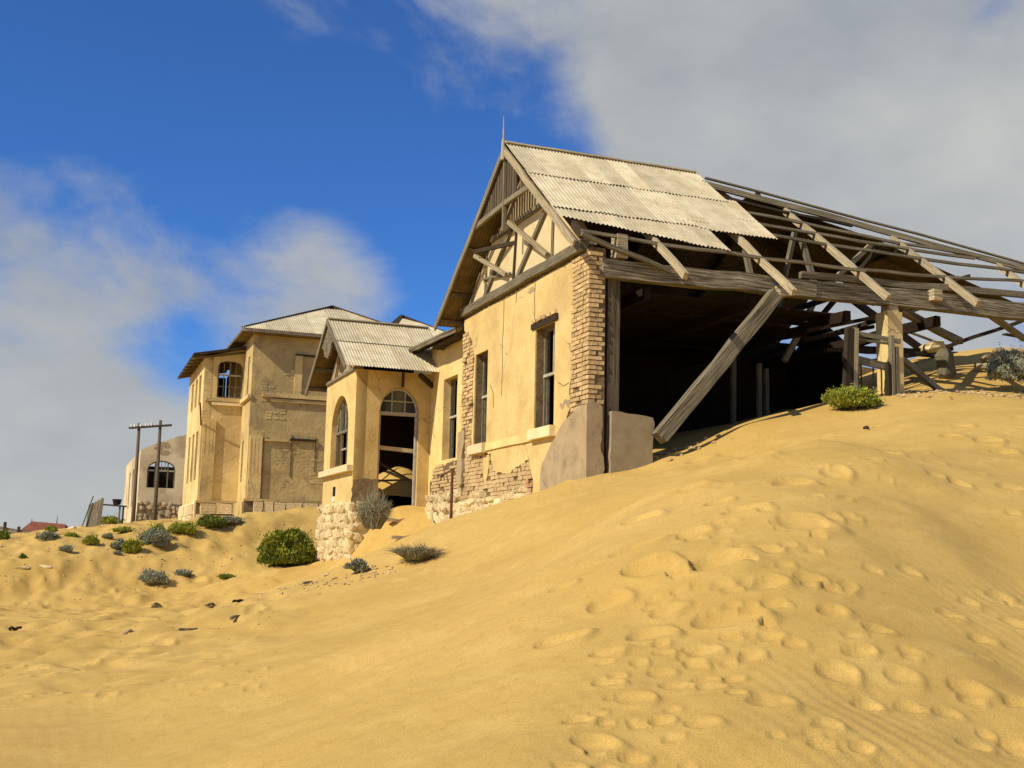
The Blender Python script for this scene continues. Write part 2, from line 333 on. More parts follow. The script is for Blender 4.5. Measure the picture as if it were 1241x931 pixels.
# ------------------------------------------------------------------ terrain
def LP(a, b, z): return tuple(LW(a, b, z))
def TP(x, y, Y): return tuple(atY(x, y, Y))
ctrl = [
 # foreground dune
 TP(0, 931, 7.4), TP(300, 931, 6.7), TP(620, 931, 5.6), TP(900, 931, 5.6), TP(1241, 931, 6.1),
 TP(0, 860, 9.6), TP(300, 850, 8.9), TP(620, 830, 7.1), TP(950, 820, 6.9), TP(1241, 820, 7.6),
 TP(0, 800, 13.5), TP(200, 790, 13.), TP(400, 780, 10.9), TP(640, 740, 9.0), TP(900, 720, 8.3), TP(1241, 720, 9.3),
 TP(640, 690, 11.0), TP(800, 640, 10.0), TP(1000, 620, 10.2), TP(1241, 610, 11.8),
 TP(860, 570, 12.8), TP(1000, 550, 13.0), TP(1241, 540, 14.4), TP(1120, 510, 16.4), TP(1241, 490, 18.2),
 TP(560, 700, 15.2), TP(480, 730, 14.2), TP(420, 757, 13.2),
 # contact with the gable wall
 LP(0, -.3, 1.12), LP(.4, -.3, 1.08), LP(2, -.2, .88), LP(3.3, -.2, .64), LP(5, -.2, .38), LP(6.6, -.15, .12), LP(7.4, -.2, -.02),
 LP(1., -1.6, .68), LP(3, -1.6, .36), LP(5, -1.5, .1),
 # contact with the open side
 LP(-.15, .9, 1.42), LP(0, 1.34, 1.60), LP(.9, 1.85, 1.74), LP(1.7, 3.15, 2.22), LP(2.6, 4.6, 2.66), LP(3.6, 6.3, 3.05), LP(4.76, 8.2, 3.5),
 LP(-.2, 2.9, 2.25), LP(-.3, 4.7, 2.7), LP(-.1, 6.1, 3.05), LP(0, 7.6, 3.2), LP(.1, 9.4, 3.28), LP(-1.2, 5.5, 2.72), LP(-1.2, 3.5, 2.2), LP(-1, 2, 1.6),
 # inside and behind
 LP(1., .6, 1.5), LP(3, .8, 1.5), LP(6, .9, 1.5), LP(4, 2.5, 2.1), LP(6, 4, 2.6), LP(6, 6.5, 3.05), LP(5.8, 8.4, 3.6), LP(4, 10.6, 4.45), LP(2, 9.3, 3.95), LP(6, 12.5, 5.25), LP(1, 12, 4.0), LP(3, 13.5, 4.9),
 LP(8.5, 9, 3.9), LP(8, 5, 2.6), LP(9, 14, 4.9), LP(1, 16, 4.3), LP(6, 18, 4.8), LP(12, 10, 2.6),
 # court between the gable wall and the porch
 LP(7.2, .3, .15), LP(8.6, .45, .42), LP(9.8, .45, .8), LP(10.7, .4, 1.08), LP(10.7, -.3, 1.12), LP(10.65, -.9, .6), LP(10., -.4, .45), LP(10.2, -1.0, -.15), LP(9.2, -.5, -.15), LP(10.0, -1.6, -.5), LP(8.6, -1.5, -.35), LP(7.6, -1., -.12),
 TP(480, 688, 23.6), TP(520, 672, 23.6), TP(440, 697, 23.6),
 # base of the porch and the hollow
 LP(10.9, -1.6, -.48), LP(12.5, -1.65, -.48), LP(14.6, -1.7, -.45), TP(340, 690, 30.), TP(400, 716, 22.), TP(300, 735, 21.), TP(150, 745, 21.), TP(0, 740, 21.5),
 TP(250, 702, 31.4), TP(120, 706, 30.2), TP(0, 712, 29.0),
 # sand ridge with bushes in front of the second house
 TP(384, 626, 37.5), TP(330, 628, 36.5), TP(280, 636, 35.5), TP(230, 652, 34.), TP(170, 668, 32.5), TP(100, 682, 31.), TP(20, 690, 30.),
 TP(375, 655, 35.8), TP(300, 668, 33.6),
 TP(385, 622, 40.5), TP(290, 629, 39.), TP(235, 633, 41.), TP(215, 640, 47.), TP(170, 648, 48.), TP(90, 660, 48.), TP(0, 668, 48.),
 TP(230, 634, 60.), TP(160, 637, 66.), TP(100, 643, 62.), TP(40, 650, 60.), TP(0, 657, 58.),
 TP(235, 628, 76.), TP(165, 633, 76.), TP(110, 640, 72.), TP(60, 650, 75.), TP(0, 662, 75.),
 LP(22, 0, 1.35), LP(28, 6, 1.6), LP(20, 6, 1.4), LP(16, 3, .8),
 (-60, 120, -1.5), (-30, 130, -1.), (0, 110, 0), (30, 90, 1.), (60, 90, -1), (20, 55, 2.0), (-60, 75, -1.0), (35, 60, 2.),
 (-13, 20, -1.4), (-25, 40, -.9), (13, 12, .3), (17, 22, 2.6), (22, 30, 3.4), (25, 14, 1.2),
 (-6, 4.2, -1.65), (-2, 4.2, -1.6), (2, 4.0, -1.5), (5, 4.0, -1.3), (-9, 7, -1.7), (8, 6, -.9),
]
ctrl = np.array(ctrl)
def tr(X, Y):
    r = np.hypot(X, Y) + 1e-6
    return np.stack([np.arctan2(X, np.maximum(Y, 1e-3)), np.log(r)], -1)
Kc = tr(ctrl[:, 0], ctrl[:, 1])
def phi(d2): return .5 * d2 * np.log(d2 + 1e-12)
n_ = len(Kc)
A = phi(((Kc[:, None] - Kc[None]) ** 2).sum(-1)) + np.eye(n_) * 2e-4
Pm = np.hstack([np.ones((n_, 1)), Kc])
sys_ = np.block([[A, Pm], [Pm.T, np.zeros((3, 3))]])
sol = np.linalg.solve(sys_, np.concatenate([ctrl[:, 2], np.zeros(3)]))
def smooth_h(X, Y):
    X = np.asarray(X, float); Y = np.asarray(Y, float); sh = X.shape
    q = tr(X.ravel(), Y.ravel()); th0 = q[:, 0].copy(); lr = q[:, 1].copy()
    q[:, 0] = np.clip(q[:, 0], -.62, .85); q[:, 1] = np.clip(q[:, 1], math.log(4.2), math.log(130))
    out = np.empty(len(q))
    for k in range(0, len(q), 40000):
        s = q[k:k + 40000]
        out[k:k + 40000] = phi(((s[:, None] - Kc[None]) ** 2).sum(-1)) @ sol[:n_] + Pm[0, 0] * sol[n_] + s @ sol[n_ + 1:]
    # beyond the brow the land drops away; beside and behind the camera it levels
    far = np.clip((np.exp(lr) - 95) / 200, 0, 1); out = out * (1 - far) + (-9) * far
    side = np.clip((np.abs(np.arctan2(X.ravel(), Y.ravel())) - .75) / .9, 0, 1); out = out * (1 - side) + (-1.6) * side
    return out.reshape(sh)
# smooth value noise
def vnoise(X, Y, cell, seed):
    c_, s_ = math.cos(seed * 1.7), math.sin(seed * 1.7); X, Y = X * c_ - Y * s_ + 500, X * s_ + Y * c_ + 500
    g = np.random.default_rng(seed).random((256, 256)); x = X / cell; y = Y / cell
    xi = np.floor(x).astype(int); yi = np.floor(y).astype(int); fx = x - xi; fy = y - yi
    fx = fx ** 3 * (fx * (6 * fx - 15) + 10); fy = fy ** 3 * (fy * (6 * fy - 15) + 10)
    a = g[xi % 256, yi % 256]; b = g[(xi + 1) % 256, yi % 256]; c = g[xi % 256, (yi + 1) % 256]; d = g[(xi + 1) % 256, (yi + 1) % 256]
    return (a * (1 - fx) + b * fx) * (1 - fy) + (c * (1 - fx) + d * fx) * fy - .5
def ground_hit(px, py, fn=None):
    d = ray(px, py); d = d / d[1]
    Ys = np.exp(np.linspace(math.log(4.3), math.log(110), 900)); h = smooth_h(Ys * d[0], Ys); dz = Ys * d[2] - h
    k = np.where(dz < 0)[0]
    if len(k) == 0: k = [int(np.argmin(dz))]
    Y = Ys[k[0]]; return np.array([Y * d[0], Y, h[k[0]]])
# footprints: (px, py, half width px, half height px)
foot = [(960, 583, 24, 16), (915, 560, 22, 12), (973, 549, 18, 8), (845, 563, 17, 7), (838, 590, 20, 9), (778, 627, 26, 13), (838, 648, 24, 15), (770, 660, 32, 14), (785, 695, 40, 15), (735, 728, 28, 12), (678, 776, 30, 19),
        (732, 792, 24, 16), (785, 770, 30, 16), (850, 790, 20, 15), (765, 845, 26, 22), (722, 895, 32, 26), (700, 870, 22, 18), (975, 647, 34, 18), (870, 690, 40, 16), (1012, 727, 18, 9), (1008, 757, 20, 9), (880, 755, 40, 14),
        (1190, 782, 17, 13), (1012, 823, 26, 12), (1040, 805, 22, 10), (930, 855, 26, 18), (1000, 885, 20, 14), (1175, 845, 24, 18), (1180, 900, 26, 24), (1065, 780, 20, 9), (960, 790, 16, 8), (1150, 752, 18, 8), (680, 714, 16, 7),
        (870, 605, 18, 8), (900, 620, 26, 9), (930, 720, 26, 12), (805, 740, 22, 12), (1090, 830, 24, 12), (820, 830, 22, 16), (1100, 700, 16, 7), (1230, 860, 20, 16), (1210, 725, 18, 8), (850, 880, 24, 16)]
r2 = random.Random(4)
for _ in range(80):
    t = r2.random(); foot.append((770 + t * 200 + r2.uniform(-90, 90), 900 - t * 310 + r2.uniform(-35, 35), 11 + 11 * (1 - t) * r2.random(), 8))
for _ in range(26): foot.append((r2.uniform(930, 1240), r2.uniform(700, 925), r2.uniform(11, 21), 8))
for _ in range(60): # trampled hollow on the left
    foot.append((r2.uniform(-10, 330), r2.uniform(700, 850), r2.uniform(7, 15), r2.uniform(3, 6)))
for _ in range(22):
    foot.append((r2.uniform(1010, 1235), r2.uniform(505, 640), r2.uniform(9, 20), r2.uniform(3, 7)))
prints = []
for (x, y, rx, ry) in foot:
    p = ground_hit(x, y); rr = rx * .88 * p[1] / FPX
    prints.append((p[0], p[1], rr * 1.05, rr * r2.uniform(.7, 1.0), r2.uniform(-.6, .6), rr * r2.uniform(.21, .33)))
def ground_fn(X, Y):
    h = smooth_h(X, Y); R_ = np.hypot(X, Y)
    nearhouse = 1
    h = h + vnoise(X, Y, 2.3, 1) * .10 * np.clip((R_ - 4) / 8, .3, 1) + vnoise(X + 9, Y, .9, 2) * .055
    # lumpy trampled sand in the hollow to the left
    tx = np.clip((-X / np.maximum(Y, 1) - .10) / .15, 0, 1) * np.clip((R_ - 9) / 5, 0, 1)
    h = h + tx * (vnoise(X, Y, .5, 3) * .10 + vnoise(X, Y, .24, 7) * .07) + tx * np.clip((R_ - 24) / 8, 0, 1) * vnoise(X, Y * .55, .5, 13) * .12
    wx, wy = X * .92 + Y * .4, -X * .4 + Y * .92   # wind-combed low swells
    sw = np.clip((R_ - 4) / 3, 0, 1) * np.clip((26 - R_) / 8, 0, 1)
    h = h + sw * (vnoise(wx * .5, wy * 1.3, .9, 4) * .10 + vnoise(wx * .3, wy * 1.6, .30, 5) * .022)
    cx_ = np.clip((X / np.maximum(Y, 1) - .02) / .12, 0, 1) * np.clip((18 - R_) / 5, 0, 1)
    h = h + cx_ * (vnoise(X, Y, 1.1, 21) * .13 + vnoise(X, Y, .45, 22) * .045)
    wv = np.sin((X * 1.0 + Y * .55) * 2 * math.pi / .14 + vnoise(X, Y, .7, 6) * 12)
    rip = np.clip(vnoise(X, Y, 2.2, 8) * 5 + .5 + (X / np.maximum(Y, 1) > .25) * .3, 0, 1)
    rm = np.clip((X / np.maximum(Y, 1) - .16) * 6, 0, 1) * 1.6 + .35
    h = h + wv * .0016 * rm * rip * np.clip((17 - R_) / 5, 0, 1)
    return h
def apply_prints(X, Y, h):
    D = np.zeros_like(h); Q = np.zeros_like(h)
    for (px, py, ra, rb, an, dp) in prints:
        k = np.where((np.abs(X - px) < ra * 2.2) & (np.abs(Y - py) < ra * 2.2))[0]
        if len(k) == 0: continue
        dx = X[k] - px; dy = Y[k] - py; c, s = math.cos(an), math.sin(an)
        e = np.sqrt(((dx * c + dy * s) / ra) ** 2 + ((-dx * s + dy * c) / rb) ** 2)
        e = e * (1 + .35 * vnoise(X[k], Y[k], ra * 1.1, 31))
        ins = np.clip(1 - e ** 2, 0, None) ** .8 * np.clip(1 - .45 * dx / ra + .45 * dy / ra, .3, 2)
        D[k] = np.maximum(D[k], dp * ins); Q[k] = np.maximum(Q[k], dp * np.clip(.34 + .3 * dx / ra - .2 * dy / ra, .08, .8) * np.exp(-((e - 1.22) / .3) ** 2))
    return h - D + Q * np.clip(1 - D / .012, 0, 1)
azv = np.concatenate([np.linspace(-math.pi, -.62, 60)[:-1], np.linspace(-.62, .62, 1050), np.linspace(.62, math.pi, 60)[1:]])
rv = np.concatenate([np.linspace(.3, 4.0, 14)[:-1], np.exp(np.linspace(math.log(4.0), math.log(110), 720)), np.exp(np.linspace(math.log(110), math.log(5000), 24))[1:]])
AZ, RV = np.meshgrid(azv, rv); GX = (np.sin(AZ) * RV).ravel(); GY = (np.cos(AZ) * RV).ravel()
GZ = ground_fn(GX, GY); GZ = apply_prints(GX, GY, GZ)
nA = len(azv); nR = len(rv)
me = bpy.data.meshes.new('sand_ground')
ii, jj = np.meshgrid(np.arange(nR - 1), np.arange(nA - 1), indexing='ij')
q0 = (ii * nA + jj).ravel(); quads = np.stack([q0, q0 + 1, q0 + nA + 1, q0 + nA], -1)[:, ::-1]
me.vertices.add(nA * nR); me.vertices.foreach_set('co', np.stack([GX, GY, GZ], -1).astype(np.float32).ravel())
me.loops.add(quads.size); me.loops.foreach_set('vertex_index', quads.astype(np.int32).ravel())
me.polygons.add(len(quads)); me.polygons.foreach_set('loop_start', (np.arange(len(quads)) * 4).astype(np.int32)); me.polygons.foreach_set('loop_total', np.full(len(quads), 4, np.int32))
me.update(calc_edges=True); me.polygons.foreach_set('use_smooth', np.ones(len(quads), bool)); me.materials.append(M['sand'])
go = bpy.data.objects.new('sand_ground', me); COL.objects.link(go); go['kind'] = 'structure'
def gz(X, Y): return float(ground_fn(np.array([X]), np.array([Y]))[0])
def gzl(a, b): p = LW(a, b, 0); return gz(p[0], p[1])

# ================================================================== MAIN HOUSE
H = thing('ruined_house', 'nearest ruined ochre house half buried in the dune, half stripped roof and open right side', 'house', (C0[0], C0[1], 1.0), TH)
PL = 5.16                      # wall plate height
def slope_r(a): return 5.1 + (a + .38) * .796        # sun-side (right) slope
APA, APZ = 3.05, 7.83
def slope_l(a): return APZ - (a - APA) * (APZ - 5.0) / (7.25 - APA)
w1 = rect(1.46, 2.38, 2.26, 4.14); w2 = rect(4.98, 5.77, 2.24, 4.17)
mb = MB(); mb.poly([[(0.02, -1), (6.6, -1), (6.6, PL), (0.02, PL)], w1[::-1], w2[::-1]], V_, .03, .30)
gable = mb.build('gable_wall', M['mortar'], H)
# plaster coat
pl = [(.70, 5.08), (.72, 4.6), (.66, 4.2), (.73, 3.7), (.64, 3.2), (.80, 2.75), (.74, 2.5), (1.2, 2.05), (1.75, 1.7), (1.98, 1.4), (1.95, .6), (2.42, .6), (2.38, 1.35), (2.62, 1.72), (3.1, 1.62), (3.7, 1.5), (4.35, 1.56), (4.62, 1.8), (4.7, 2.0), (5.86, 2.0), (5.95, 2.5), (5.84, 3.0), (5.92, 3.6), (5.83, 4.1), (6.0, 4.5), (6.3, 4.72), (6.58, 4.85), (6.58, 5.08)]
pl2 = rag(pl, .035, .12, 3, keep=(9, 10, 11, 27)); pl2 = rag(pl2, .016, .035, 4)
mb = MB(); mb.poly([pl2, rect(1.46, 2.38, 2.26, 4.14)[::-1], rect(4.98, 5.77, 2.24, 4.17)[::-1]], V_, 0.0, .029); mb.build('plaster_coat', M['plaster'], H)
mb = MB(); mb.poly([rag([(4.78, 1.96), (5.15, 1.96), (5.1, 1.5), (4.95, 1.35), (4.85, 1.55)], .03, .1, 5)], V_, .004, .029); mb.build('plaster_patch', M['plaster'], H)
# cement render at the foot of the corner, wraps round the corner
cr_ = [(-.035, 2.48), (.43, 2.42), (.77, 2.31), (1.12, 2.15), (1.55, 1.83), (1.86, 1.6), (1.95, 1.3), (1.93, .95), (1.5, 1.02), (1.3, 1.1), (.9, .8), (-.035, .6)]
mb = MB(); mb.poly([rag(cr_, .02, .13, 8, keep=(11,))], V_, -.045, -.002)
mb.poly([rag([(-.0445, 2.48), (.10, 2.52), (.24, 2.44), (.25, 2.1), (.21, 1.8), (.27, 1.6), (.29, 1.4), (.2, 1.2), (.06, .9), (-.0445, .6)], .02, .1, 9, keep=(9,))], U_, -.037, .018)
mb.build('cement_render', M['render'], H)
mb = MB(); mb.poly([rag([(6.28, 2.62), (6.72, 2.58), (6.72, 1.55), (6.5, 1.4), (6.38, 1.45), (6.42, 2.0), (6.3, 2.3)], .02, .12, 10)], V_, -.04, .025)
mb.build('cement_render', M['render'], H, label='narrow grey render strip left on the left corner')
# loose plaster curl at the foot
mb = MB(); mb.box((-.03, 2.2, .98), (.05, .2, .03), rot=Matrix.Rotation(.15, 3, 'X')); mb.build('loose_plaster', M['render'], H)
for i, (a, z, wd, hh, m_) in enumerate(((.95, 2.58, .24, .06, 'render'), (2.6, 4.93, .2, .05, 'render'))):
    mb = MB(); mb.poly([rag([(a + wd * math.cos(t), z + hh * math.sin(t)) for t in [k * math.pi / 5 for k in range(10)]], .07, .06, 70 + i)], V_, -.0025 - .0003 * i, -.0005); mb.build('plaster_scar', M[m_], H)
for pts in ([(2.44, 5.05), (2.46, 4.8), (2.43, 4.5), (2.45, 4.2)], [(4.1, 5.05), (4.08, 4.6), (4.13, 4.1), (4.09, 3.6), (4.12, 3.1)], [(1.3, 3.0), (1.05, 2.9), (.8, 2.93)], [(4.8, 3.4), (4.6, 3.2), (4.55, 2.9)], [(3.4, 5.05), (3.42, 4.85)]):
    mb = MB()
    P = rag(pts, .012, .08, 90, closed=False) + [pts[-1]]
    for q, r_ in zip(P[:-1], P[1:]):
        mb.beam((-.003, q[0], q[1]), (-.003, r_[0], r_[1]), .004, .012, up=(1, 0, 0), seg=1)
    mb.build('crack', M['wood_dark'], H)
# string course and sills
mb = MB(); mb.beam((-.012, 2.35, 2.13), (-.012, 4.9, 2.13), .05, .15, wob=.004); mb.build('string_course', M['plaster'], H)
def window(name, a0, a1, z0, z1, bfr, par, lintel=True, sash=True, sill_mat='plaster', pane=False):
    mb = MB(); wd = a1 - a0
    t = .05
    for a in (a0 + t / 2, a1 - t / 2): mb.beam((bfr, a, z0), (bfr, a, z1), .06, t, wob=.002)
    mb.beam((bfr, a0, z1 - t / 2), (bfr, a1, z1 - t / 2), .06, t)
    fr = mb.build('window', M['frame'], par)
    zm = z0 + (z1 - z0) * .53
    mb = MB(); mb.beam((bfr - .02, a0 + .03, zm), (bfr - .02, a1 - .03, zm), .05, .05); mb.build('transom', M['frame_white'], fr)
    mb = MB(); mb.beam((bfr, (a0 + a1) / 2, zm), (bfr, (a0 + a1) / 2, z1 - .03), .04, .05)
    mb.build('mullion', M['frame_white'], fr)
    mb = MB(); mb.beam((bfr + .02, a1 - .12, z0 + .03), (bfr + .3, a1 - .05, z0 + .03), .03, .05); mb.beam((bfr + .02, a1 - .12, z0 + .03), (bfr + .02, a1 - .12, zm), .03, .05); mb.build('sash', M['frame'], fr)
    return fr
wa = window('window', 1.46, 2.38, 2.26, 4.14, .2, H)
wb = window('window', 4.98, 5.77, 2.24, 4.17, .2, H)
mb = MB(); mb.box((-.03, 1.89, 2.15), (.09, .53, .095), jit=.01); mb.build('sill', M['plaster_pale'], H)
mb = MB(); mb.box((-.03, 5.36, 2.12), (.09, .46, .095), jit=.01); mb.build('sill', M['plaster_pale'], H)
mb = MB(); mb.beam((.02, 1.3, 4.2), (.02, 2.55, 4.2), .12, .11, wob=.01, rag=.03); mb.build('lintel', M['wood_dark'], H)
for i in range(5):
    inst(random.choice(BR), 'brick', gable, (.0, 1.45 + i * .22 + random.uniform(-.03, .03), 4.29), (.06, .09, .032), (random.uniform(-.2, .2), 0, 0))
# bricks of the bare corner (front face, then side face) and of the left pier
edge_r = [(p[0], p[1]) for p in pl]
nb_ = 0
for k in range(33):
    z = 2.44 + k * .0815
    if z > 5.06: break
    off = 0 if k % 2 else .125
    lim = .80 + random.uniform(-.08, .08)
    a = -.005
    lst = ([.25, .25, .25, .25] if k % 2 else [.12, .12, .12, .25, .12, .25])
    for L in lst:
        if a > lim: break
        if inpoly(a + L * .35, z, pl): break
        if not (z < 2.9 and random.random() < .15):
            pr = random.uniform(-.012, .012)
            inst(random.choice(BR), 'brick', gable, (.055 + pr, a + L / 2, z), (.06, L / 2 - .008, .0305), (random.uniform(-.02, .02), 0, random.uniform(-.03, .03))); nb_ += 1
        a += L
    b = .005
    for L in ([.12, .12] if k % 2 else [.245]):
        if not (z < 2.95 and random.random() < .3):
            rec = random.choice((0, 0, .03)) if k % 2 else 0
            inst(random.choice(BR), 'brick', gable, (b + .115 + L / 2 - (.115 if k % 2 == 0 else .07), .06 + rec + random.uniform(-.008, .008), z), (L / 2 - .008, .06, .0305), (0, random.uniform(-.02, .02), random.uniform(-.03, .03))); nb_ += 1
        b += L
for k in range(34):
    z = 2.28 + k * .0815
    if z > 4.95: break
    a0 = 5.9; a = 6.62
    lst = ([.25, .25, .25] if k % 2 else [.12, .25, .12, .25])
    for L in lst:
        if a - L < 5.72: break
        if inpoly(a - L * .6, z, pl): break
        if z < 2.6 and a - L / 2 > 6.3: a -= L; continue
        if random.random() > .07:
            inst(random.choice(BR), 'brick', gable, (.052 + random.uniform(-.02, .016), a - L / 2, z), (.06, L / 2 - .008, .031), (random.uniform(-.03, .03), 0, random.uniform(-.05, .05))); nb_ += 1
        a -= L
print('bricks', nb_)
# lower brick band: joined
mb = MB()
for k in range(18):
    z = .92 + k * .08
    a = 2.42 + (.06 if k % 2 else 0)
    while a < 6.35:
        L = .24 if (k // 2) % 2 else .125
        zmin = 1.0 + .12 * math.sin(a * 3.1) - .02 * a
        c = (a + L / 2, z)
        if z > zmin and not inpoly(c[0], c[1], pl) and not (1.3 < z and 6.25 < a) and random.random() > .03 and not (4.75 < c[0] < 5.15 and z > 1.4):
            if z < 2.0 or a > 5.8: mb.box((.05 + random.uniform(-.012, .010), c[0], z + random.uniform(-.004, .004)), (.05, L / 2 - .004, .0355), jit=.10)
        a += L
mb.build('brickwork', M['brick'], H, kind='stuff')
# rubble base stones
def stonerow(par, fn, s0, s1, z0, z1, sz, mats=ROCK, proud=.0, skip=.0, ztop=None):
    z = z0
    while z < z1:
        hh = sz * random.uniform(.7, 1.15); s = s0 + random.uniform(-.3, .1) * sz
        while s < s1:
            L = sz * random.uniform(.6, 1.7); cz = z + hh / 2
            if (ztop is None or cz < ztop(s)) and random.random() > skip:
                c = fn(min(max(s + L / 2, s0 + L * .3), s1 - L * .2), cz + random.uniform(-.22, .22) * hh, proud + random.uniform(-.03, .03))
                q = fn(1, 0, 0); al = (abs(q[0]) > .5)
                sc = (L / 2 * 1.02, .11, hh / 2 * random.uniform(.85, 1.5)) if al else (.11, L / 2 * 1.02, hh / 2 * random.uniform(.85, 1.5))
                inst(random.choice(mats), 'stone', par, c, sc, ((random.uniform(-.05, .05), random.uniform(-.5, .5), random.uniform(-.1, .1)) if al else (random.uniform(-.5, .5), random.uniform(-.05, .05), random.uniform(-.1, .1))))
            s += L
        z += hh * .86
fb = MB(); fb.box((.13, 4.2, -.2), (.13, 2.42, 1.26)); base = fb.build('rubble_base', M['plaster_pale'], H)
stonerow(base, V_, 1.2, 6.65, -.1, 1.12, .20, proud=.03, ztop=lambda s: 1.12 + .10 * math.sin(s * 2.7) - (.25 if s < 2.5 else 0))
# quoin end of the wall / far and cross walls of the room
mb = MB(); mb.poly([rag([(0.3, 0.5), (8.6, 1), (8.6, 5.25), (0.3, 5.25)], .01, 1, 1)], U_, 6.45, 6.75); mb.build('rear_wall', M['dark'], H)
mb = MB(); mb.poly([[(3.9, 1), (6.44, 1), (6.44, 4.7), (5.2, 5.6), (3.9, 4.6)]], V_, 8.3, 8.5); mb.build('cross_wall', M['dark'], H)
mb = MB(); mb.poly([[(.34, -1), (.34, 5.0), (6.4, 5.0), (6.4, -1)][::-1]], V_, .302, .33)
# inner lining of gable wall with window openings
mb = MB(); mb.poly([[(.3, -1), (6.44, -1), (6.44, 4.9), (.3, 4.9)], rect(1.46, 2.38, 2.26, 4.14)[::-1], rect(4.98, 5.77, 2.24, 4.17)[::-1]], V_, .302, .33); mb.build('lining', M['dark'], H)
# upper floor / ceiling boards of the room, dark
for i in range(24):
    a = .75 + i * .24
    if i in (5, 17): continue
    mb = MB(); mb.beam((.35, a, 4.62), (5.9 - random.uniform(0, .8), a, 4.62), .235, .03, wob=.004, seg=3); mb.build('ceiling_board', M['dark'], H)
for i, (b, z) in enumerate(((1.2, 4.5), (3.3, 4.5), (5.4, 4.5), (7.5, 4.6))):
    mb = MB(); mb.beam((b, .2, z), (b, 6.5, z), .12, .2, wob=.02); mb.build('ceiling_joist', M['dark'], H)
# gable triangle: infill, boards, timbers
tie = 6.5
def alim(z, side, off=0):   # slope underside limits at height z
    if side < 0: return (z + off - 5.1) / .796 - .38
    return APA + (APZ - z - off) * (7.25 - APA) / (APZ - 5.0)
mb = MB(); mb.poly([[(.30, PL + .13), (6.5, PL + .13), (alim(tie, 1, .12), tie), (alim(tie, -1, .12), tie)]], V_, .015, .26); mb.build('gable_infill', M['plaster_pale'], H)
a = alim(tie, -1, .1)
while a < alim(tie, 1, .1):
    wd = random.uniform(.13, .16); zt = min(slope_r(a + wd / 2), slope_l(a + wd / 2)) - .12
    if zt > tie + .05:
        mb = MB(); mb.beam((.05, a + wd / 2, tie), (.05, a + wd / 2, zt), wd - .012, .02, up=(1, 0, 0), seg=1); mb.build('gable_board', M['wood_pale'], H)
    a += wd
# upper verge boards (in the plane of the barge boards), above the verge tie
vt = 6.66; vb = -.40; a = alim(vt, -1, .05)
while a < alim(vt, 1, .05):
    wd = random.uniform(.12, .15); zt = min(slope_r(a + wd / 2), slope_l(a + wd / 2)) - .10
    if zt > vt and random.random() > .06:
        mb = MB(); mb.beam((vb, a + wd / 2, vt - .02), (vb, a + wd / 2, zt), wd - .045, .025, up=(1, 0, 0), seg=1); mb.build('gable_board', M['wood_mid'], H)
    a += wd
def tim(p0, p1, w_=.1, h_=.14, mat='wood', name='brace', par=H, **k):
    mb = MB(); mb.beam(p0, p1, w_, h_, **k); return mb.build(name, M[mat], par)
tim((vb - .03, alim(vt, -1) - .02, vt), (vb - .03, alim(vt, 1) + .0, vt), .06, .10, name='tie_beam', wob=.006, sag=-.05)
tim((vb - .03, APA, 6.15), (vb - .03, APA, APZ - .1), .06, .07, name='king_post')
tim((-.02, .18, PL + .07), (-.02, 6.62, PL + .07), .16, .17, name='wall_plate', wob=.01, rag=.04)
tim((0.0, alim(tie, -1, .1), tie - .02), (0.0, alim(tie, 1, .1), tie - .02), .10, .10, name='tie_beam', wob=.006)
for p0, p1, m_, w_ in (((.02, 3.61, 5.3), (.02, 3.48, 6.42), 'wood_dark', .11), ((.02, 1.65, 5.3), (.02, 1.62, 6.2), 'wood', .10), ((.02, 5.25, 5.3), (.02, 5.2, 6.3), 'wood', .10),
                    ((-.01, 3.39, 5.32), (-.01, 1.84, 6.4), 'wood', .12), ((-.01, 5.25, 5.32), (-.01, 3.75, 6.42), 'wood', .12), ((0.02, 6.2, 5.32), (.02, 5.6, 5.95), 'wood', .1)):
    tim(p0, p1, w_ * .8, .07, m_, 'stud', up=(1, 0, 0))
for p0, p1 in (((-.35, 3.0, 6.33), (-.06, 1.74, 5.42)), ((-.35, 4.95, 6.12), (-.06, 3.84, 5.5))):
    tim(p0, p1, .085, .08, 'wood_pale', 'bracket')
tim((-.42, 4.72, 6.15), (.1, 3.5, 6.12), .06, .08, 'wood_dark', 'bracket')
tim((-.03, 5.4, 5.75), (-.03, 3.7, 5.5), .04, .05, 'wood', 'rail')
# barge boards
tim((vb - .07, APA + .03, APZ - .02), (vb - .07, -.38, 5.06), .035, .14, 'wood_pale', 'barge_board', up=(0, 0, 1), wob=.006)
tim((vb - .07, APA - .03, APZ - .02), (vb - .07, 7.28, 4.97), .035, .14, 'wood', 'barge_board', up=(0, 0, 1), wob=.006)
mb = MB(); mb.tube([(vb - .08, APA, APZ - .25), (vb - .08, APA, APZ + .15), (vb - .08, APA, APZ + .2), (vb - .08, APA + .01, APZ + .65)], .05, 8, .12); mb.build('finial', M['frame_white'], H)
# roof sheets, sun side
nr = Vector((0, -.796, 1)).normalized()
def SR(a, b, lift=.0): return (b, a, slope_r(a) + .07 + lift)
def course(bs, be, atop, abot, lift, n, jag=0):
    for i in range(n):
        b0 = bs + (be - bs) * i / n; b1 = bs + (be - bs) * (i + 1) / n + .06
        at = atop; e = random.uniform(-.012, .012)
        sheet(H, SR(at, b0, lift), SR(at, b1, lift), SR(abot(b0) + e, b0, lift), SR(abot(b1) + e, b1, lift), nr, lift=(random.uniform(0, .012), random.uniform(0, .015)))
course(-.44, 2.58, .78, lambda b: .27 - (b + .1) * .165, 0.0, 8)
course(-.44, 4.02, 1.95, lambda b: .60 if b < 2.7 else .50, .014, 11)
course(-.44, 3.78, 3.06, lambda b: 1.83, .028, 10)
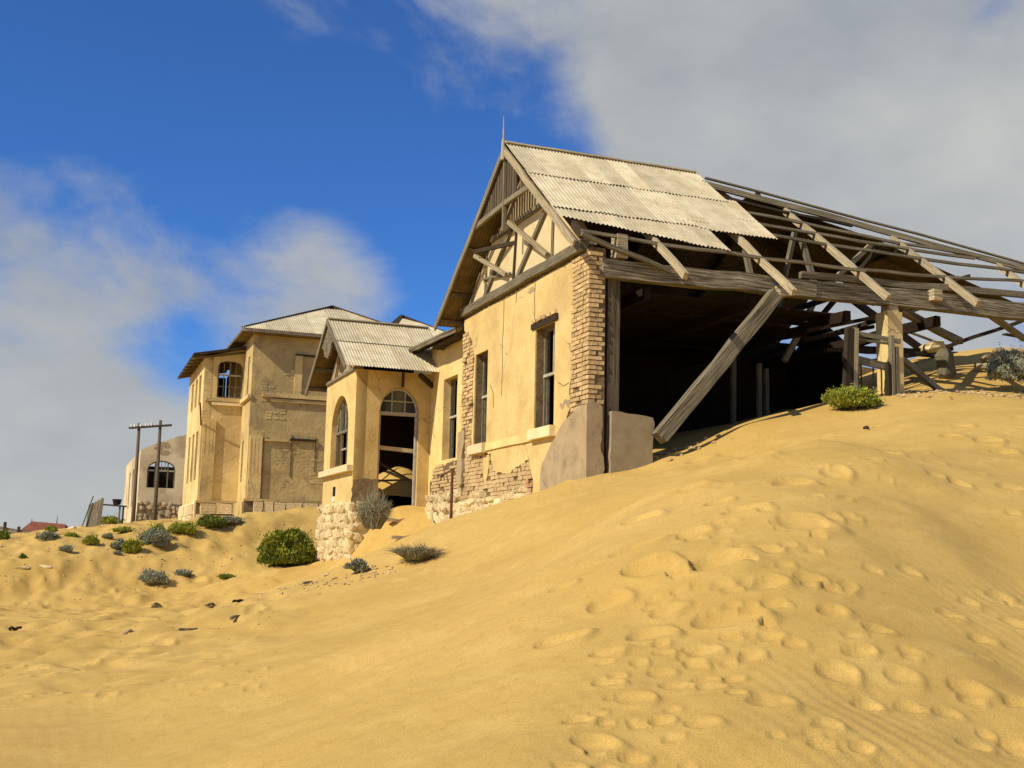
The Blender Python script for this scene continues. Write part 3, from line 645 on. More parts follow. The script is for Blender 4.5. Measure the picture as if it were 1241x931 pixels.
# left slope sheets (seen from below)
nl = Vector((0, .67, 1)).normalized()
def SL(a, b, lift=0): return (b, a, slope_l(a) + .07 + lift)
for (at, ab, lf) in ((6.0, 7.3, 0), (4.4, 6.1, .02), (3.04, 4.5, .04)):
    for i in range(11):
        b0 = -.44 + i * .8; b1 = b0 + .84
        t0 = max(at, 3.05 + (b0 - 3.8) * .36); t1 = max(at, 3.05 + (b1 - 3.8) * .36)
        if min(t0, t1) > ab - .25: continue
        t0 = min(t0, ab - .02); t1 = min(t1, ab - .02)
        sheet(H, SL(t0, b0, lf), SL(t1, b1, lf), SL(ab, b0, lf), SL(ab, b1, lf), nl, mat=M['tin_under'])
# ridge cap
mb = MB(); mb.beam((-.46, APA, APZ + .11), (3.8, APA, APZ + .10), .16, .03, wob=.004); mb.build('ridge_cap', M['tin'], H)
# hip end sheets
def hipa(b): return 3.05 - (b - 3.8) * .2185 * 1.03     # front hip line
def HZ(b): return 7.75 - (b - 3.8) * .272
HEND = 13.2
def hp(a, b, l=.05): return (b, a, HZ(b) + l)
nh = Vector((.272, 0, 1)).normalized()
for i in range(9):
    a0 = .95 + i * .62; a1 = a0 + .65
    def b_start(a): return 3.8 + max((3.05 - a) / .225, (a - 3.05) / .36, 0) + .05
    e = [11.0, 10.2, 11.4, 10.8, 9.9, 9.7, 10.3, 11.6, 12.2][i]
    s0, s1 = b_start(a0), b_start(a1)
    if max(s0, s1) < e - .3:
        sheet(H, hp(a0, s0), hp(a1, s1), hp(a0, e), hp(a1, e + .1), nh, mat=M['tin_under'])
# battens under the hip sheets
for b in (6.4, 8.2, 9.8):
    tim(hp(hipa(b) + .1, b, -.03), hp(3.05 + (b - 3.8) * .36 - .2, b, -.03), .05, .07, 'wood_dark', 'batten')
# ridge / hip / rafters / battens
tim((-.3, APA, APZ - .08), (3.9, APA, APZ - .08), .06, .2, 'wood_dark', 'ridge_beam')
def S0(a, b, l=0): return (b, a, slope_r(a) + l)
tim((3.75, 2.72, 7.60), (13.6, -.12, 5.34), .07, .11, 'wood', 'hip_rafter', wob=.015)
tim((3.85, 2.74, 7.73), (12.5, .22, 5.72), .08, .03, 'wood', 'hip_batten', wob=.012)
tim((3.8, 3.1, 7.7), (13.6, 6.6, 4.95), .09, .17, 'wood_dark', 'hip_rafter', wob=.015)
for (at, ab, b, m_) in ((2.98, -.05, -.2, 'wood_dark'), (2.9, -1.0, 1.24, 'wood_pale'), (2.9, -1.12, 3.26, 'wood_pale'), (2.16, -.92, 5.38, 'wood_pale'), (1.56, -.75, 7.58, 'wood_pale'), (.95, -.75, 9.75, 'wood_pale'), (.36, -.75, 11.8, 'wood_pale')):
    tim(S0(at, b, -.05), S0(ab, b + .03, -.05), .075, .125, m_, 'rafter', wob=.010, rag=.02)
for b in (1.24, 3.26, 5.38):
    tim((b, 3.1, 7.7), (b, 7.2, 4.95), .085, .14, 'wood_dark', 'rafter')
for (p, q, m_) in (((1.74, 3.4), (1.02, 9.9), 'wood'), ((1.20, 3.6), (.98, 9.2), 'wood'), ((.86, 2.3), (.62, 10.5), 'wood'), ((-.06, -.2), (-.19, 5.5), 'wood'), ((-.17, 5.3), (.40, 10.9), 'wood'), ((2.3, 3.6), (1.7, 6.7), 'wood_dark')):
    tim(S0(p[0], p[1], .035), S0(q[0], q[1], .035), .07, .05, m_, 'batten', wob=.012, sag=.03)
tim((-.25, -.2, 5.30), (1.45, -.12, 4.86), .08, .07, 'wood', 'batten', wob=.01)
for a_ in (4.1, 5.3, 6.4, 7.1):
    tim((-.42, a_, slope_l(a_) - .0), (8.0, a_, slope_l(a_) - .0), .07, .09, 'soffit', 'batten')
# long side beam
tim((.20, .0, 4.80), (4.497, .0, 4.86), .20, .31, 'wood', 'side_beam', wob=.012, rag=.03)
tim((4.50, .03, 4.86), (13.6, .03, 5.02), .20, .33, 'wood', 'side_beam', wob=.014)
tim((4.2, -.02, 5.11), (10.6, -.02, 5.30), .10, .12, 'wood', 'side_beam', wob=.02)
mb = MB(); mb.box((3.7, -.12, 4.72), (.10, .14, .10), jit=.06); mb.build('beam_end', M['wood_pale'], H)
mb = MB(); mb.box((7.15, -.12, 5.0), (.10, .10, .10), jit=.06); mb.build('beam_end', M['wood_pale'], H)
mb = MB(); mb.box((.55, .0, 5.2), (.10, .12, .2), jit=.06); mb.build('beam_end', M['wood_pale'], H)
# door posts next to the corner
tim((.47, .12, .9), (.47, .12, 4.66), .23, .16, 'wood_mid', 'side_post', wob=.006, up=(0, 1, 0))
tim((.34, .22, .9), (.34, .22, 4.66), .10, .16, 'wood_dark', 'side_post', up=(0, 1, 0))
# truss struts in the open roof
tim((5.2, 2.2, 4.9), (5.2, 1.55, 6.5), .08, .1, 'wood', 'strut')
tim((4.9, 0.5, 5.05), (4.9, .9, 6.05), .09, .09, 'wood', 'strut')
tim((5.25, 1.0, 5.0), (6.9, 1.35, 6.35), .07, .09, 'wood_pale', 'strut')
tim((3.4, .35, 5.0), (3.4, .6, 5.8), .09, .09, 'wood', 'strut')
tim((5.38, 6.5, 4.9), (5.38, .3, 4.95), .07, .10, 'wood_dark', 'tie_beam')
tim((7.6, 6.5, 4.9), (7.6, .3, 5.0), .06, .09, 'wood_dark', 'tie_beam')
tim((7.6, 4.9, 4.95), (7.6, 2.0, 6.5), .08, .1, 'wood_dark', 'strut')
# braces under the beam at the right
for p0, p1, m_, w_ in (((6.5, .1, 4.7), (9.66, 2.0, 4.68), 'wood', .13), ((8.6, .1, 4.85), (9.75, .3, 4.45), 'wood', .1), ((9.1, 2.2, 4.45), (11.9, 1.6, 5.5), 'wood_dark', .08),
                       ((5.91, 2.0, 5.11), (5.21, 2.0, 3.9), 'wood', .1), ((6.2, 2, 4.2), (9.9, 3.2, 4.7), 'wood_dark', .08), ((6.9, 1.9, 3.95), (9.5, 2.6, 4.55), 'wood', .08)):
    tim(p0, p1, w_, w_, m_, 'brace', wob=.01)
for i, (z0, z1) in enumerate(((4.28, 4.62), (4.12, 4.45))):
    tim((4.9, .8 + .1 * i, z0), (6.3, .5 + .1 * i, z1), .05, .07, 'dark', 'brace')
# pale square pillar carrying the beam
mb = MB(); mb.box((6.25, .10, 3.6), (.17, .17, 1.02), jit=.01); mb.build('pillar', M['plaster2'], H)
mb = MB(); mb.box((6.25, .08, 4.66), (.10, .12, .10), jit=.15); mb.build('pillar_head', M['stone2'], H)

# recess wall between gable and porch
RB = .57
w3 = rect(8.66, 9.74, 2.2, 4.2)
mb = MB(); mb.poly([[(6.6, -1), (10.82, -1), (10.82, 5.3), (6.6, 5.3)], w3[::-1]], V_, RB, RB + .3); mb.build('recess_wall', M['plaster'], H)
mb = MB(); mb.poly([rag([(7.2, 1.95), (8.6, 2.12), (10.2, 2.05), (10.6, 1.7), (10.5, 1.2), (9.6, 1.0), (8.4, 1.0), (7.2, 1.1)], .06, .15, 12)], V_, RB - .025, RB - .002); mb.build('mortar_patch', M['mortar'], H)
window('window', 8.66, 9.74, 2.2, 4.2, RB + .2, H)
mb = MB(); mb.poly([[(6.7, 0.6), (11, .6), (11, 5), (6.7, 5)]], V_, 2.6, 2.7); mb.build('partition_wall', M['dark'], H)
mb = MB()
for k in range(13):
    z = 1.1 + k * .08; a = 8.0 + (.06 if k % 2 else 0)
    while a < 10.3:
        if random.random() > .25 and z < 2.05 + .1 * math.sin(a * 4): mb.box((RB - .03, a + .06, z), (.03, .055, .032), jit=.1)
        a += .125
mb.build('brickwork', M['brick'], H, kind='stuff')
fb = MB(); fb.box((RB - .06, 8.7, .2), (.10, 2.0, .85)); base2 = fb.build('rubble_base', M['mortar'], H)
stonerow(base2, V_, 6.9, 10.3, .05, 1.15, .26, proud=RB - .13)
# eave of the recess roof
for i in range(7):
    a0 = 6.9 + i * .62; 
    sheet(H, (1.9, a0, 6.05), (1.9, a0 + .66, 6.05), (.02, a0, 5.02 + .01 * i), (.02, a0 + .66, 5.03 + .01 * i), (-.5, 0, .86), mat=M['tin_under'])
tim((.06, 6.9, 5.0), (.06, 11.5, 5.12), .05, .12, 'wood', 'fascia', wob=.01)
for i in range(9):
    a = 7.0 + i * .5
    tim((.1, a, 5.02), (1.6, a, 5.8), .07, .09, 'wood_dark', 'rafter')
mb = MB(); mb.beam((.35, 7.0, 4.98), (.35, 9.6, 4.93), .3, .03, wob=.03); mb.build('soffit', M['wood_dark'], H)

# ------------------------------------------------------------------ porch of the main house
PA, PB = 10.8, -1.38
PZ = 4.48
doorz0, doorzs, doorzt = 1.0, 3.42, 4.08
dr = arch(-.77, .27, doorz0, doorzs, doorzt)
mb = MB(); mb.poly([[(PB, .9), (.62, .9), (.62, PZ), (PB, PZ)], dr[::-1]], U_, PA, PA + .3)
aw = arch(11.52, 13.50, 2.14, 3.1, 4.0, 14)
mb2 = MB(); mb2.poly([[(PA, 1.12), (14.3, 1.12), (14.3, PZ), (PA, PZ)], aw[::-1]], V_, PB - .002, PB + .28)
pw = mb.build('porch_wall', M['plaster'], H); pw2 = mb2.build('porch_wall', M['plaster'], H)
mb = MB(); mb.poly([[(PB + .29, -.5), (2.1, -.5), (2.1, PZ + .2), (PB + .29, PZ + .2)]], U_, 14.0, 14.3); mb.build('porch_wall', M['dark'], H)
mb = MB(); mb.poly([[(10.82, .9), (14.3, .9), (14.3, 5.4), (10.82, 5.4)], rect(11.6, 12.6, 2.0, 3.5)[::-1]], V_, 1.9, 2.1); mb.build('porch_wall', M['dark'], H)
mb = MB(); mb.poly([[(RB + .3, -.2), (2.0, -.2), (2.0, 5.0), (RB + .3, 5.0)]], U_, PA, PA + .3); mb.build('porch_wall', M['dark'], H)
mb = MB(); mb.box((.3, 12.55, 4.42), (1.6, 1.7, .03)); mb.build('porch_ceiling', M['wood_dark'], H)
# sill, niche, lower panel
mb = MB(); mb.box((PB - .05, 12.55, 2.0), (.10, 1.74, .075), jit=.01); mb.build('sill', M['plaster_pale'], H)
mb = MB(); mb.box((PB - .006, 12.82, 1.50), (.012, .13, .12)); mb.build('niche_shade', M['black'], H)  # flat black plate painted as the dark inside of the recess
mb = MB(); mb.box((PB - .01, 12.86, 1.29), (.015, .09, .06)); mb.build('number_tile', M['white'], H)
mb = MB(); mb.poly([rag([(PB - .0, 1.7), (-.8, 1.75), (-.8, 1.0), (PB, 1.0)], .03, .1, 17)], U_, PA - .02, PA - .001); mb.build('mortar_patch', M['mortar'], H)
# arch window frame with glazing bars
def arcpts(c, r, zs, hgt, b, n=12): return [(b, c + r * math.cos(math.pi * i / n), zs + hgt * math.sin(math.pi * i / n)) for i in range(n + 1)]
bf = PB + .16
mb = MB(); mb.tube(arcpts(12.51, .95, 3.1, .86, bf, 14), .04, 4)
for a in (11.56, 12.2, 12.85, 13.46): mb.beam((bf, a, 2.14), (bf, a, 3.1 + (.86 * math.sqrt(max(0, 1 - ((a - 12.51) / .95) ** 2)))), .05, .055)
aw_ = mb.build('window', M['frame'], H)
mb = MB(); mb.beam((bf - .02, 11.55, 3.06), (bf - .02, 13.47, 3.06), .06, .07); mb.build('transom', M['frame'], aw_)
mb = MB(); mb.beam((bf, 11.55, 2.6), (bf, 12.9, 2.6), .04, .04)
for a in (11.88, 12.52, 13.15): mb.beam((bf, a, 3.1), (bf, a, 3.75), .03, .035)
mb.build('glazing_bar', M['frame_white'], aw_)
# door frame with fanlight
df = PA + .13
mb = MB(); mb.tube([(x, df, z) for x, z in [( -.25 + .50 * math.cos(math.pi * i / 12), 3.44 + .62 * math.sin(math.pi * i / 12)) for i in range(13)]], .035, 4)
for b in (-.73, .23): mb.beam((b, df, 1.1), (b, df, 3.46), .06, .06, wob=.004)
dfo = mb.build('door_frame', M['frame_white'], H)
mb = MB(); mb.beam((-.76, df, 3.42), (.26, df, 3.42), .05, .09); mb.build('transom', M['frame_white'], dfo)
mb = MB()
for b in (-.42, -.08): mb.beam((b, df, 3.45), (b, df, 4.02), .03, .03, up=(0, 1, 0))
mb.beam((-.68, df, 3.74), (.18, df, 3.74), .03, .03); mb.build('glazing_bar', M['frame_white'], dfo)
mb = MB(); mb.poly([arch(-.74, .24, 3.46, 3.5, 4.04, 10)], U_, df + .02, df + .03); mb.build('pane', M['glass'], dfo)
tim((-.76, PA + .2, 2.56), (.26, PA + .2, 2.50), .06, .10, 'frame_white' if False else 'wood_pale', 'door_rail')
tim((-.74, PA + .25, 2.2), (.2, PA + .25, 1.75), .05, .05, 'wood_dark', 'door_rail')
tim((-.7, PA + .25, 1.72), (.2, PA + .25, 1.78), .05, .05, 'wood_dark', 'door_rail')
# stone base of the porch
fb = MB(); fb.poly([[(PA - .0, -1.2), (14.6, -1.2), (14.4, 1.12), (PA + .05, 1.12)]], V_, PB + .02, PB + .5)
fb.poly([[(PB + .02, -1.2), (-.55, -1.2), (-.7, .3), (-.9, 1.1), (PB + .02, 1.1)]], U_, PA + .02, PA + .4)
base3 = fb.build('rubble_base', M['plaster_pale'], H)
stonerow(base3, V_, PA - .02, 14.55, -.55, 1.06, .27, proud=PB + .03)
stonerow(base3, U_, PB + .05, -.72, -.55, 1.1, .3, proud=PA + .02, ztop=lambda s: 1.1 - max(0, (s + 1.0)) * 1.6)
# porch roof
prz = 6.0; pra = 12.5; ke = (4.45 - prz) / (10.12 - pra)
def PR(a, b, l=0): return (b, a, prz - abs(a - pra) * ke + l)
nrp = Vector((0, -ke, 1)).normalized(); nlp = Vector((0, ke, 1)).normalized()
for (at, ab, l) in ((11.45, 10.12, 0), (12.5, 11.32, .02)):
    n = 4; be_t, be_b = (1.0, .85)
    for i in range(n):
        b0 = -1.82 + (2.75) * i / n; b1 = -1.82 + 2.75 * (i + 1) / n + .05
        sheet(H, PR(at, b0, l), PR(at, b1, l), PR(ab, b0, l), PR(ab, b1, l), nrp, lift=(0, random.uniform(0, .01)))
for (at, ab) in ((12.5, 13.75), (13.7, 14.95)):
    for i in range(4):
        b0 = -1.82 + .7 * i; b1 = b0 + .73
        sheet(H, PR(at, b0), PR(at, b1), PR(ab, b0), PR(ab, b1), nlp, mat=M['tin_under'])
mb = MB(); mb.beam((-1.84, pra, prz + .04), (.95, pra, prz + .04), .18, .03); mb.build('ridge_cap', M['tin'], H)
tim((-1.84, pra + .02, prz - .04), (-1.84, 10.1, 4.38), .035, .12, 'wood', 'barge_board')
tim((-1.84, pra - .02, prz - .04), (-1.84, 15.0, 4.30), .035, .12, 'wood', 'barge_board')
for a_ in (13.3, 14.1, 14.8):
    tim((-1.8, a_, PR(a_, 0)[2] - .07), (.4, a_, PR(a_, 0)[2] - .07), .07, .09, 'wood', 'batten')
mb = MB(); mb.poly([[(10.9, PZ), (14.25, PZ), (12.55, PZ + 1.32)]], V_, PB + .03, PB + .2); mb.build('gable_infill', M['render'], H)
# fretted gable board hanging under the verge
mb = MB(); mb.poly([rag([(11.6, 5.32), (12.5, 5.93), (13.4, 5.36), (13.0, 5.3), (12.85, 5.05), (12.5, 4.95), (12.15, 5.1), (12.0, 5.3)], .03, .15, 21)], V_, -1.80, -1.75); mb.build('fretted_board', M['wood'], H)
tim((PB - .03, 10.85, PZ + .03), (PB - .03, 14.2, PZ + .03), .06, .08, 'wood', 'tie_beam')
for a_, s_ in ((11.5, 1), (13.3, -1)):
    tim((PB - .02, a_, PZ + .05), (PB - .02, a_ + s_ * .5, PZ + .8), .05, .09, 'wood_pale', 'brace')
# sand blown into the porch
mb = MB(); vs = []; n = 18
for i in range(n + 1):
    for j in range(n + 1):
        b = -1.08 + 2.95 * i / n; a = 11.12 + 2.85 * j / n
        z = 1.30 + .42 * (a - 11.1) * .5 + .55 * math.exp(-((b - .35) / .7) ** 2 - ((a - 12.6) / .9) ** 2) + .05 * math.sin(7 * a + 3 * b)
        vs.append((b, a, z))
mb.add(vs, [(i * (n + 1) + j, (i + 1) * (n + 1) + j, (i + 1) * (n + 1) + j + 1, i * (n + 1) + j + 1) for i in range(n) for j in range(n)])
dr_o = mb.build('sand_drift', M['sand'], None, smooth=True, recalc=True); dr_o.location = (C0[0], C0[1], 0); dr_o.rotation_euler = (0, 0, TH); dr_o['kind'] = 'structure'
# lamp bracket debris under the eave
tim((.15, PA - .35, 4.4), (.6, PA - .1, 4.15), .10, .10, 'wood_dark', 'bracket')
tim((-.25, PA - .25, 4.42), (-.2, PA - .05, 4.1), .07, .07, 'wood_dark', 'bracket')

# ================================================================== props of the ruin
def ptim(name, label, cat, p0, p1, w_, h_, mat, group=None, **k):
    mb = MB(); mb.beam(p0, p1, w_, h_, **k); o = mb.build(name, M[mat]); o.location = (C0[0], C0[1], 0); o.rotation_euler = (0, 0, TH); return tagp(o, label, cat, group)
ptim('leaning_beam', 'thick weathered beam leaning diagonally from the sand up to the open side beam', 'beam', (1.22, -.18, 1.95), (3.55, -.20, 4.66), .20, .24, 'wood', wob=.012, seg=6, rag=.03)
mb = MB(); mb.poly([rag([(.36, 1.0), (.40, 2.37), (1.17, 2.30), (1.20, 2.2), (1.12, 1.0)], .012, .15, 30)], U_, -.07, .07)
o = mb.build('concrete_slab', M['slab']); o.location = (C0[0], C0[1], 0); o.rotation_euler = (0, 0, TH); tagp(o, 'upright square concrete slab standing in the sand beside the bare brick corner', 'slab')
# rail frame beside the pillar
F = thing('broken_railing', 'weathered post and rail frame standing in front of the pale pillar', 'railing', (*LW(-.25, 5, 0)[:2], 2.8), TH)
def fr(b, a, z): return (b - 5, a + .25, z)
for b0, z0, z1, w_, m_, dx in ((5.02, 2.5, 4.16, .15, 'wood_dark', .06), (5.17, 2.6, 4.17, .09, 'wood_pale', .03), (6.0, 2.7, 4.1, .07, 'wood', -.0), (6.10, 2.7, 3.9, .07, 'wood', 0), (5.90, 2.7, 3.6, .05, 'wood_dark', 0)):
    mb = MB(); mb.beam(fr(b0 - dx, -.25, z0), fr(b0 + dx, -.25, z1), w_, .1, up=(0, 1, 0)); mb.build('post', M[m_], F)
for p0, p1, h_ in (((5.2, 4.10), (6.25, 4.02), .08), ((5.15, 3.62), (6.1, 3.50), .14), ((5.0, 3.98), (6.1, 3.96), .04)):
    mb = MB(); mb.beam(fr(p0[0], -.2, p0[1]), fr(p1[0], -.2, p1[1]), .05, h_, wob=.01); mb.build('rail', M['wood'], F)
for b_ in (5.35, 5.62, 5.8):
    mb = MB(); mb.beam(fr(b_, -.2, 2.8), fr(b_, -.2, 3.5), .02, .02); mb.build('baluster', M['wood_dark'], F)
# posts standing in the dark room
for i, (b, z0, z1, lab) in enumerate(((4.64, 2.3, 4.3, 'thin broken post standing in the sand of the dark room, nearest the leaning beam'), (5.25, 2.3, 4.0, 'split pale stake in the shaded sand inside the house, left of its twin'), (5.42, 2.3, 3.9, 'split stake in the shaded sand inside the house, closest to the railing'))):
    ptim('broken_post', lab, 'post', (b, 3 - i * .02, z0), (b + .03, 3, z1), .09, .08, 'wood', group='broken posts in the dark room')
# fallen timbers on the right
ptim('fallen_timber', 'diagonal plank propped from the pillar foot down to the right on the lit sand', 'timber', (6.5, .4, 4.0), (7.55, .3, 3.27), .10, .10, 'wood', group='fallen timbers by the pillar', wob=.01)
ptim('fallen_timber', 'long dark wall plate lying behind the pillar at sand level', 'timber', (8.6, 5.0, 4.95), (12.1, 4.8, 5.0), .15, .16, 'wood_dark', group='fallen timbers by the pillar', wob=.02)
ptim('fallen_timber', 'pale peeled batten hanging in front of the sky behind the pillar', 'timber', (9.0, 3, 5.05), (10.2, 3, 4.78), .08, .03, 'wood_pale', group='fallen timbers by the pillar')
ptim('fallen_timber', 'dark joist sloping down behind the pillar toward the sand hollow', 'timber', (7.3, 2, 4.05), (9.6, 2.2, 4.55), .12, .10, 'wood_dark', group='fallen timbers by the pillar')
# low far wall stub behind
mb = MB(); mb.poly([rag([(8.62, 2.5), (12.4, 3.5), (12.4, 4.75), (10.5, 4.85), (8.62, 4.7)], .04, .3, 41)], U_, 6.45, 6.75); o = mb.build('low_rear_wall', M['mortar'], H)
# stump with rubble, rubble heap
def place_rock(name, label, cat, p, s, mat, rot=0, group=None, seed=0, sub=2):
    me = rock_mesh(name, M[mat], seed, sub); o = bpy.data.objects.new(name, me); COL.objects.link(o); o.location = p; o.scale = s; o.rotation_euler = (random.uniform(-.2, .2), random.uniform(-.2, .2), rot); return tagp(o, label, cat, group)
p = LW(1.6, 8.9, 0); zz = gz(p[0], p[1])
place_rock('grey_boulder', 'bluish grey lump of rock standing on the sand hollow right of the pillar', 'rock', (p[0], p[1], zz + .3), (.17, .17, .34), 'frame', .4, seed=5)
place_rock('masonry_block', 'pale block of masonry balanced behind the bluish rock under the braces', 'rock', (p[0] - .1, p[1] + .5, zz + .75), (.26, .2, .12), 'stone', .4, seed=6)
RH = thing('rubble_heap', 'dark heap of broken bricks and boards at the right edge under the side beam', 'rubble', (*LW(1.6, 11.0, 0)[:2], 4.0), TH)
for i in range(70):
    q = (random.uniform(-1.1, 2.2), random.uniform(-.5, .5), 0)
    top = .65 * (1 - math.exp(-(q[0] + 1.2) * 1.8))
    q = (q[0], q[1], 4.05 + random.uniform(0, 1) * top)
    inst(random.choice(ROCK2), 'rubble_stone', RH, q, (random.uniform(.09, .2), random.uniform(.08, .16), random.uniform(.05, .1)), (random.uniform(-.5, .5), random.uniform(-.5, .5), random.uniform(0, 3)))
for i in range(8):
    z = 4.35 + random.uniform(0, .4); b = random.uniform(-1, 1.2)
    mb = MB(); mb.beam((b, -.45, z), (b + random.uniform(.4, 1.0), -.4, z + random.uniform(-.1, .12)), .12, .03); mb.build('board', M['wood_dark'], RH)
# rusty pipe at the left corner of the gable wall
mb = MB(); mb.tube([(-.35, 6.9, 1.62), (-.12, 6.75, 1.78), (-.14, 6.72, 1.2), (-.16, 6.65, .6), (-.2, 6.7, .25), (-.35, 7.0, .03), (-.55, 7.6, -.08), (-.7, 8.3, -.25)], .035, 6)
o = mb.build('drain_pipe', M['rust'], None, smooth=True); o.location = (C0[0], C0[1], 0); o.rotation_euler = (0, 0, TH); tagp(o, 'bent rusty drain pipe running down the left corner of the brick gable wall', 'pipe')
# planks edging the step hollow
for (p0, p1, lab) in (((-.5, 7.3, .10), (-.9, 9.6, -.22), 'low dark plank edging the hollow below the left corner of the gable wall'), ((.2, 9.3, .5), (-.6, 9.7, .05), 'short plank lying across the sandy steps to the porch door')):
    ptim('edging_plank', lab, 'plank', p0, p1, .05, .16, 'wood', group='planks around the porch steps')
# shallow treads of the buried steps, nearly covered by sand
for i in range(3):
    a = 10.3 - i * .5; p = LW(a, -.25, 0); z = gz(p[0], p[1])
    mb = MB(); mb.beam((-.62, a, z - .03), (.12, a + random.uniform(-.04, .04), z - .02), .14, .08, wob=.02, seg=5); o = mb.build('step_edge', M['stone2']); o.location = (C0[0], C0[1], 0); o.rotation_euler = (0, 0, TH)
    tagp(o, ['topmost', 'middle', 'lowest'][i] + ' stone step edge showing through the sand below the arched porch door', 'step', 'steps to the porch door')

# ================================================================== SECOND HOUSE
C2 = atY(297, 607, 40.); C2[2] = 0
H2 = thing('two_storey_house', 'tall two storey ochre house with pale hipped roof behind the porch', 'house', (C2[0], C2[1], 1.2), TH)
E2 = 7.5
W2 = 8.2
slots = [rect(.62, .95, 5.3, 6.75), rect(1.15, 1.5, 2.3, 3.75)]
mb = MB(); mb.poly([[(0, .4), (W2, .4), (W2, E2), (0, E2)]], U_, 0, .35)
mb.poly([[(.352, .4), (5.8, .4), (5.8, E2), (.352, E2)], rect(.7, 1.05, 5.3, 6.75)[::-1], rect(1.1, 1.5, 2.3, 3.75)[::-1]], V_, .002, .35)
mb.build('main_wall', M['plaster2'], H2)
A2, B2, T2 = 2.0, -1.40, 6.82
mb = MB(); ow = [(-.93, 5.35), (-.03, 5.35), (-.03, 6.5), (-.12, 6.66), (-.3, 6.72), (-.66, 6.72), (-.84, 6.66), (-.93, 6.5)]
mb.poly([[(B2, .4), (0, .4), (0, 7.2), (B2, T2)], ow[::-1]], U_, A2, A2 + .3)
lf = [rect(2.9, 3.6, 5.2, 6.3), rect(4.2, 4.9, 5.2, 6.3), rect(2.9, 3.6, 2.4, 4.2), rect(4.2, 4.9, 2.4, 4.2), rect(5.6, 6.3, 2.4, 4.2), rect(5.6, 6.3, 5.2, 6.3)]
mb.poly([[(A2 + .0, .4), (7.4, .4), (7.4, T2), (A2 + .0, T2)]] + [r[::-1] for r in lf], V_, B2 - .002, B2 + .3)
mb.build('wing_wall', M['plaster2'], H2)
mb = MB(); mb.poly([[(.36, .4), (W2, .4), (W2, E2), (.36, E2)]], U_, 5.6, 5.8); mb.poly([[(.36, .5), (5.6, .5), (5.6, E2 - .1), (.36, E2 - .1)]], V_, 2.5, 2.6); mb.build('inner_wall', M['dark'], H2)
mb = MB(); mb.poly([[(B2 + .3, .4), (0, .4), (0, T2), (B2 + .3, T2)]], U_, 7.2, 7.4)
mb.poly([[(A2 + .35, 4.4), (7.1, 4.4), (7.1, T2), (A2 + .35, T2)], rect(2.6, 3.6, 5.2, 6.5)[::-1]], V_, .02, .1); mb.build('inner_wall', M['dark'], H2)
# window in the wing
mb = MB(); fz = A2 + .12
for b in (-.9, -.48, -.06): mb.beam((b, fz, 5.36), (b, fz, 6.68), .05, .05)
mb.beam((-.92, fz, 5.38), (-.04, fz, 5.38), .05, .06)
wn = mb.build('window', M['frame'], H2)
mb = MB(); mb.beam((-.92, fz, 6.2), (-.04, fz, 6.2), .05, .06); mb.build('transom', M['frame_white'], wn)
mb = MB(); mb.beam((-.92, fz, 5.78), (-.04, fz, 5.78), .03, .03)
for b in (-.7, -.27): mb.beam((b, fz, 5.4), (b, fz, 6.66), .03, .03)
mb.build('glazing_bar', M['frame'], wn)
for r_ in lf:
    a0, a1, z0, z1 = r_[0][0], r_[1][0], r_[0][1], r_[2][1]
    mb = MB()
    for a in (a0, (a0 + a1) / 2, a1): mb.beam((B2 + .15, a, z0), (B2 + .15, a, z1), .05, .05)
    mb.beam((B2 + .15, a0, (z0 + z1) / 2), (B2 + .15, a1, (z0 + z1) / 2), .05, .05); mb.build('window', M['frame'], H2)
# piers, sills, string courses, mouldings
def sb(name, c, h, mat='plaster2', par=None): mb = MB(); mb.box(c, h, jit=.004); return mb.build(name, M[mat], par or H2)
sb('string_course', (4.4, -.05, 5.30), (4.0, .07, .07)); sb('string_course', (4.6, -.03, 5.13), (3.9, .05, .05))
sb('string_course', (-.7, A2 - .05, 5.25), (.62, .07, .06)); sb('string_course', (-.05, .95, 5.22), (.06, 1.0, .07))
sb('sill', (-.48, A2 - .05, 5.12), (.62, .06, .05), 'plaster_pale')
sb('pilaster', (.27, -.035, 2.75), (.22, .05, 1.08)); sb('pilaster', (-1.12, A2 - .035, 3.0), (.22, .05, 1.5)); sb('pilaster', (1.62, -.03, 6.05), (.13, .04, .72), 'plaster2')

sb('lintel', (1.9, -.05, 3.78), (.46, .05, .035), 'wood_dark'); sb('lintel', (1.95, -.03, 6.80), (.45, .03, .03), 'wood_dark')
sb('ledge', (.95, -.04, 3.72), (.4, .05, .035))
mb = MB()
for k in range(15):
    z = 3.66 - k * .085; x = .55 + (.1 if k % 2 else 0)
    while x < 2.4:
        if random.random() > .3 and not (k > 9 and x < 1.5): mb.box((x + .1, .020, z), (.102, .025, .040), jit=.12)
        x += .21
mb.build('brickwork', M['plaster2'], H2, kind='stuff')
sb('groove', (1.5, -.012, 3.2), (.015, .012, .75), 'mortar'); sb('groove', (2.35, -.012, 3.3), (.012, .012, .6), 'mortar'); sb('groove', (.52, -.05, 2.8), (.015, .02, 1.15), 'mortar')
for b in (.1, .22, .34, .46): sb('flute', (b, -.082, 3.1 + random.uniform(-.1, .1)), (.012, .008, .6), 'plaster2')
for b in (-1.25, -1.12, -.99): sb('flute', (b, A2 - .082, 3.8), (.012, .008, .55), 'plaster2')
# exposed brick scars on the upper wall
for (b, z, wd, n) in ((.55, 4.9, .5, 5), (.35, 5.8, .3, 8), (1.1, 6.2, .5, 3), (2.2, 3.1, .35, 10), (1.2, 3.5, .35, 4)):
    mb = MB()
    for k in range(n):
        x = b
        while x < b + wd:
            if random.random() > .35: mb.box((x + .11, .018, z - k * .10), (.10, .03, .038), jit=.12)
            x += .24
    mb.build('brickwork', M['plaster2'], H2, kind='stuff')
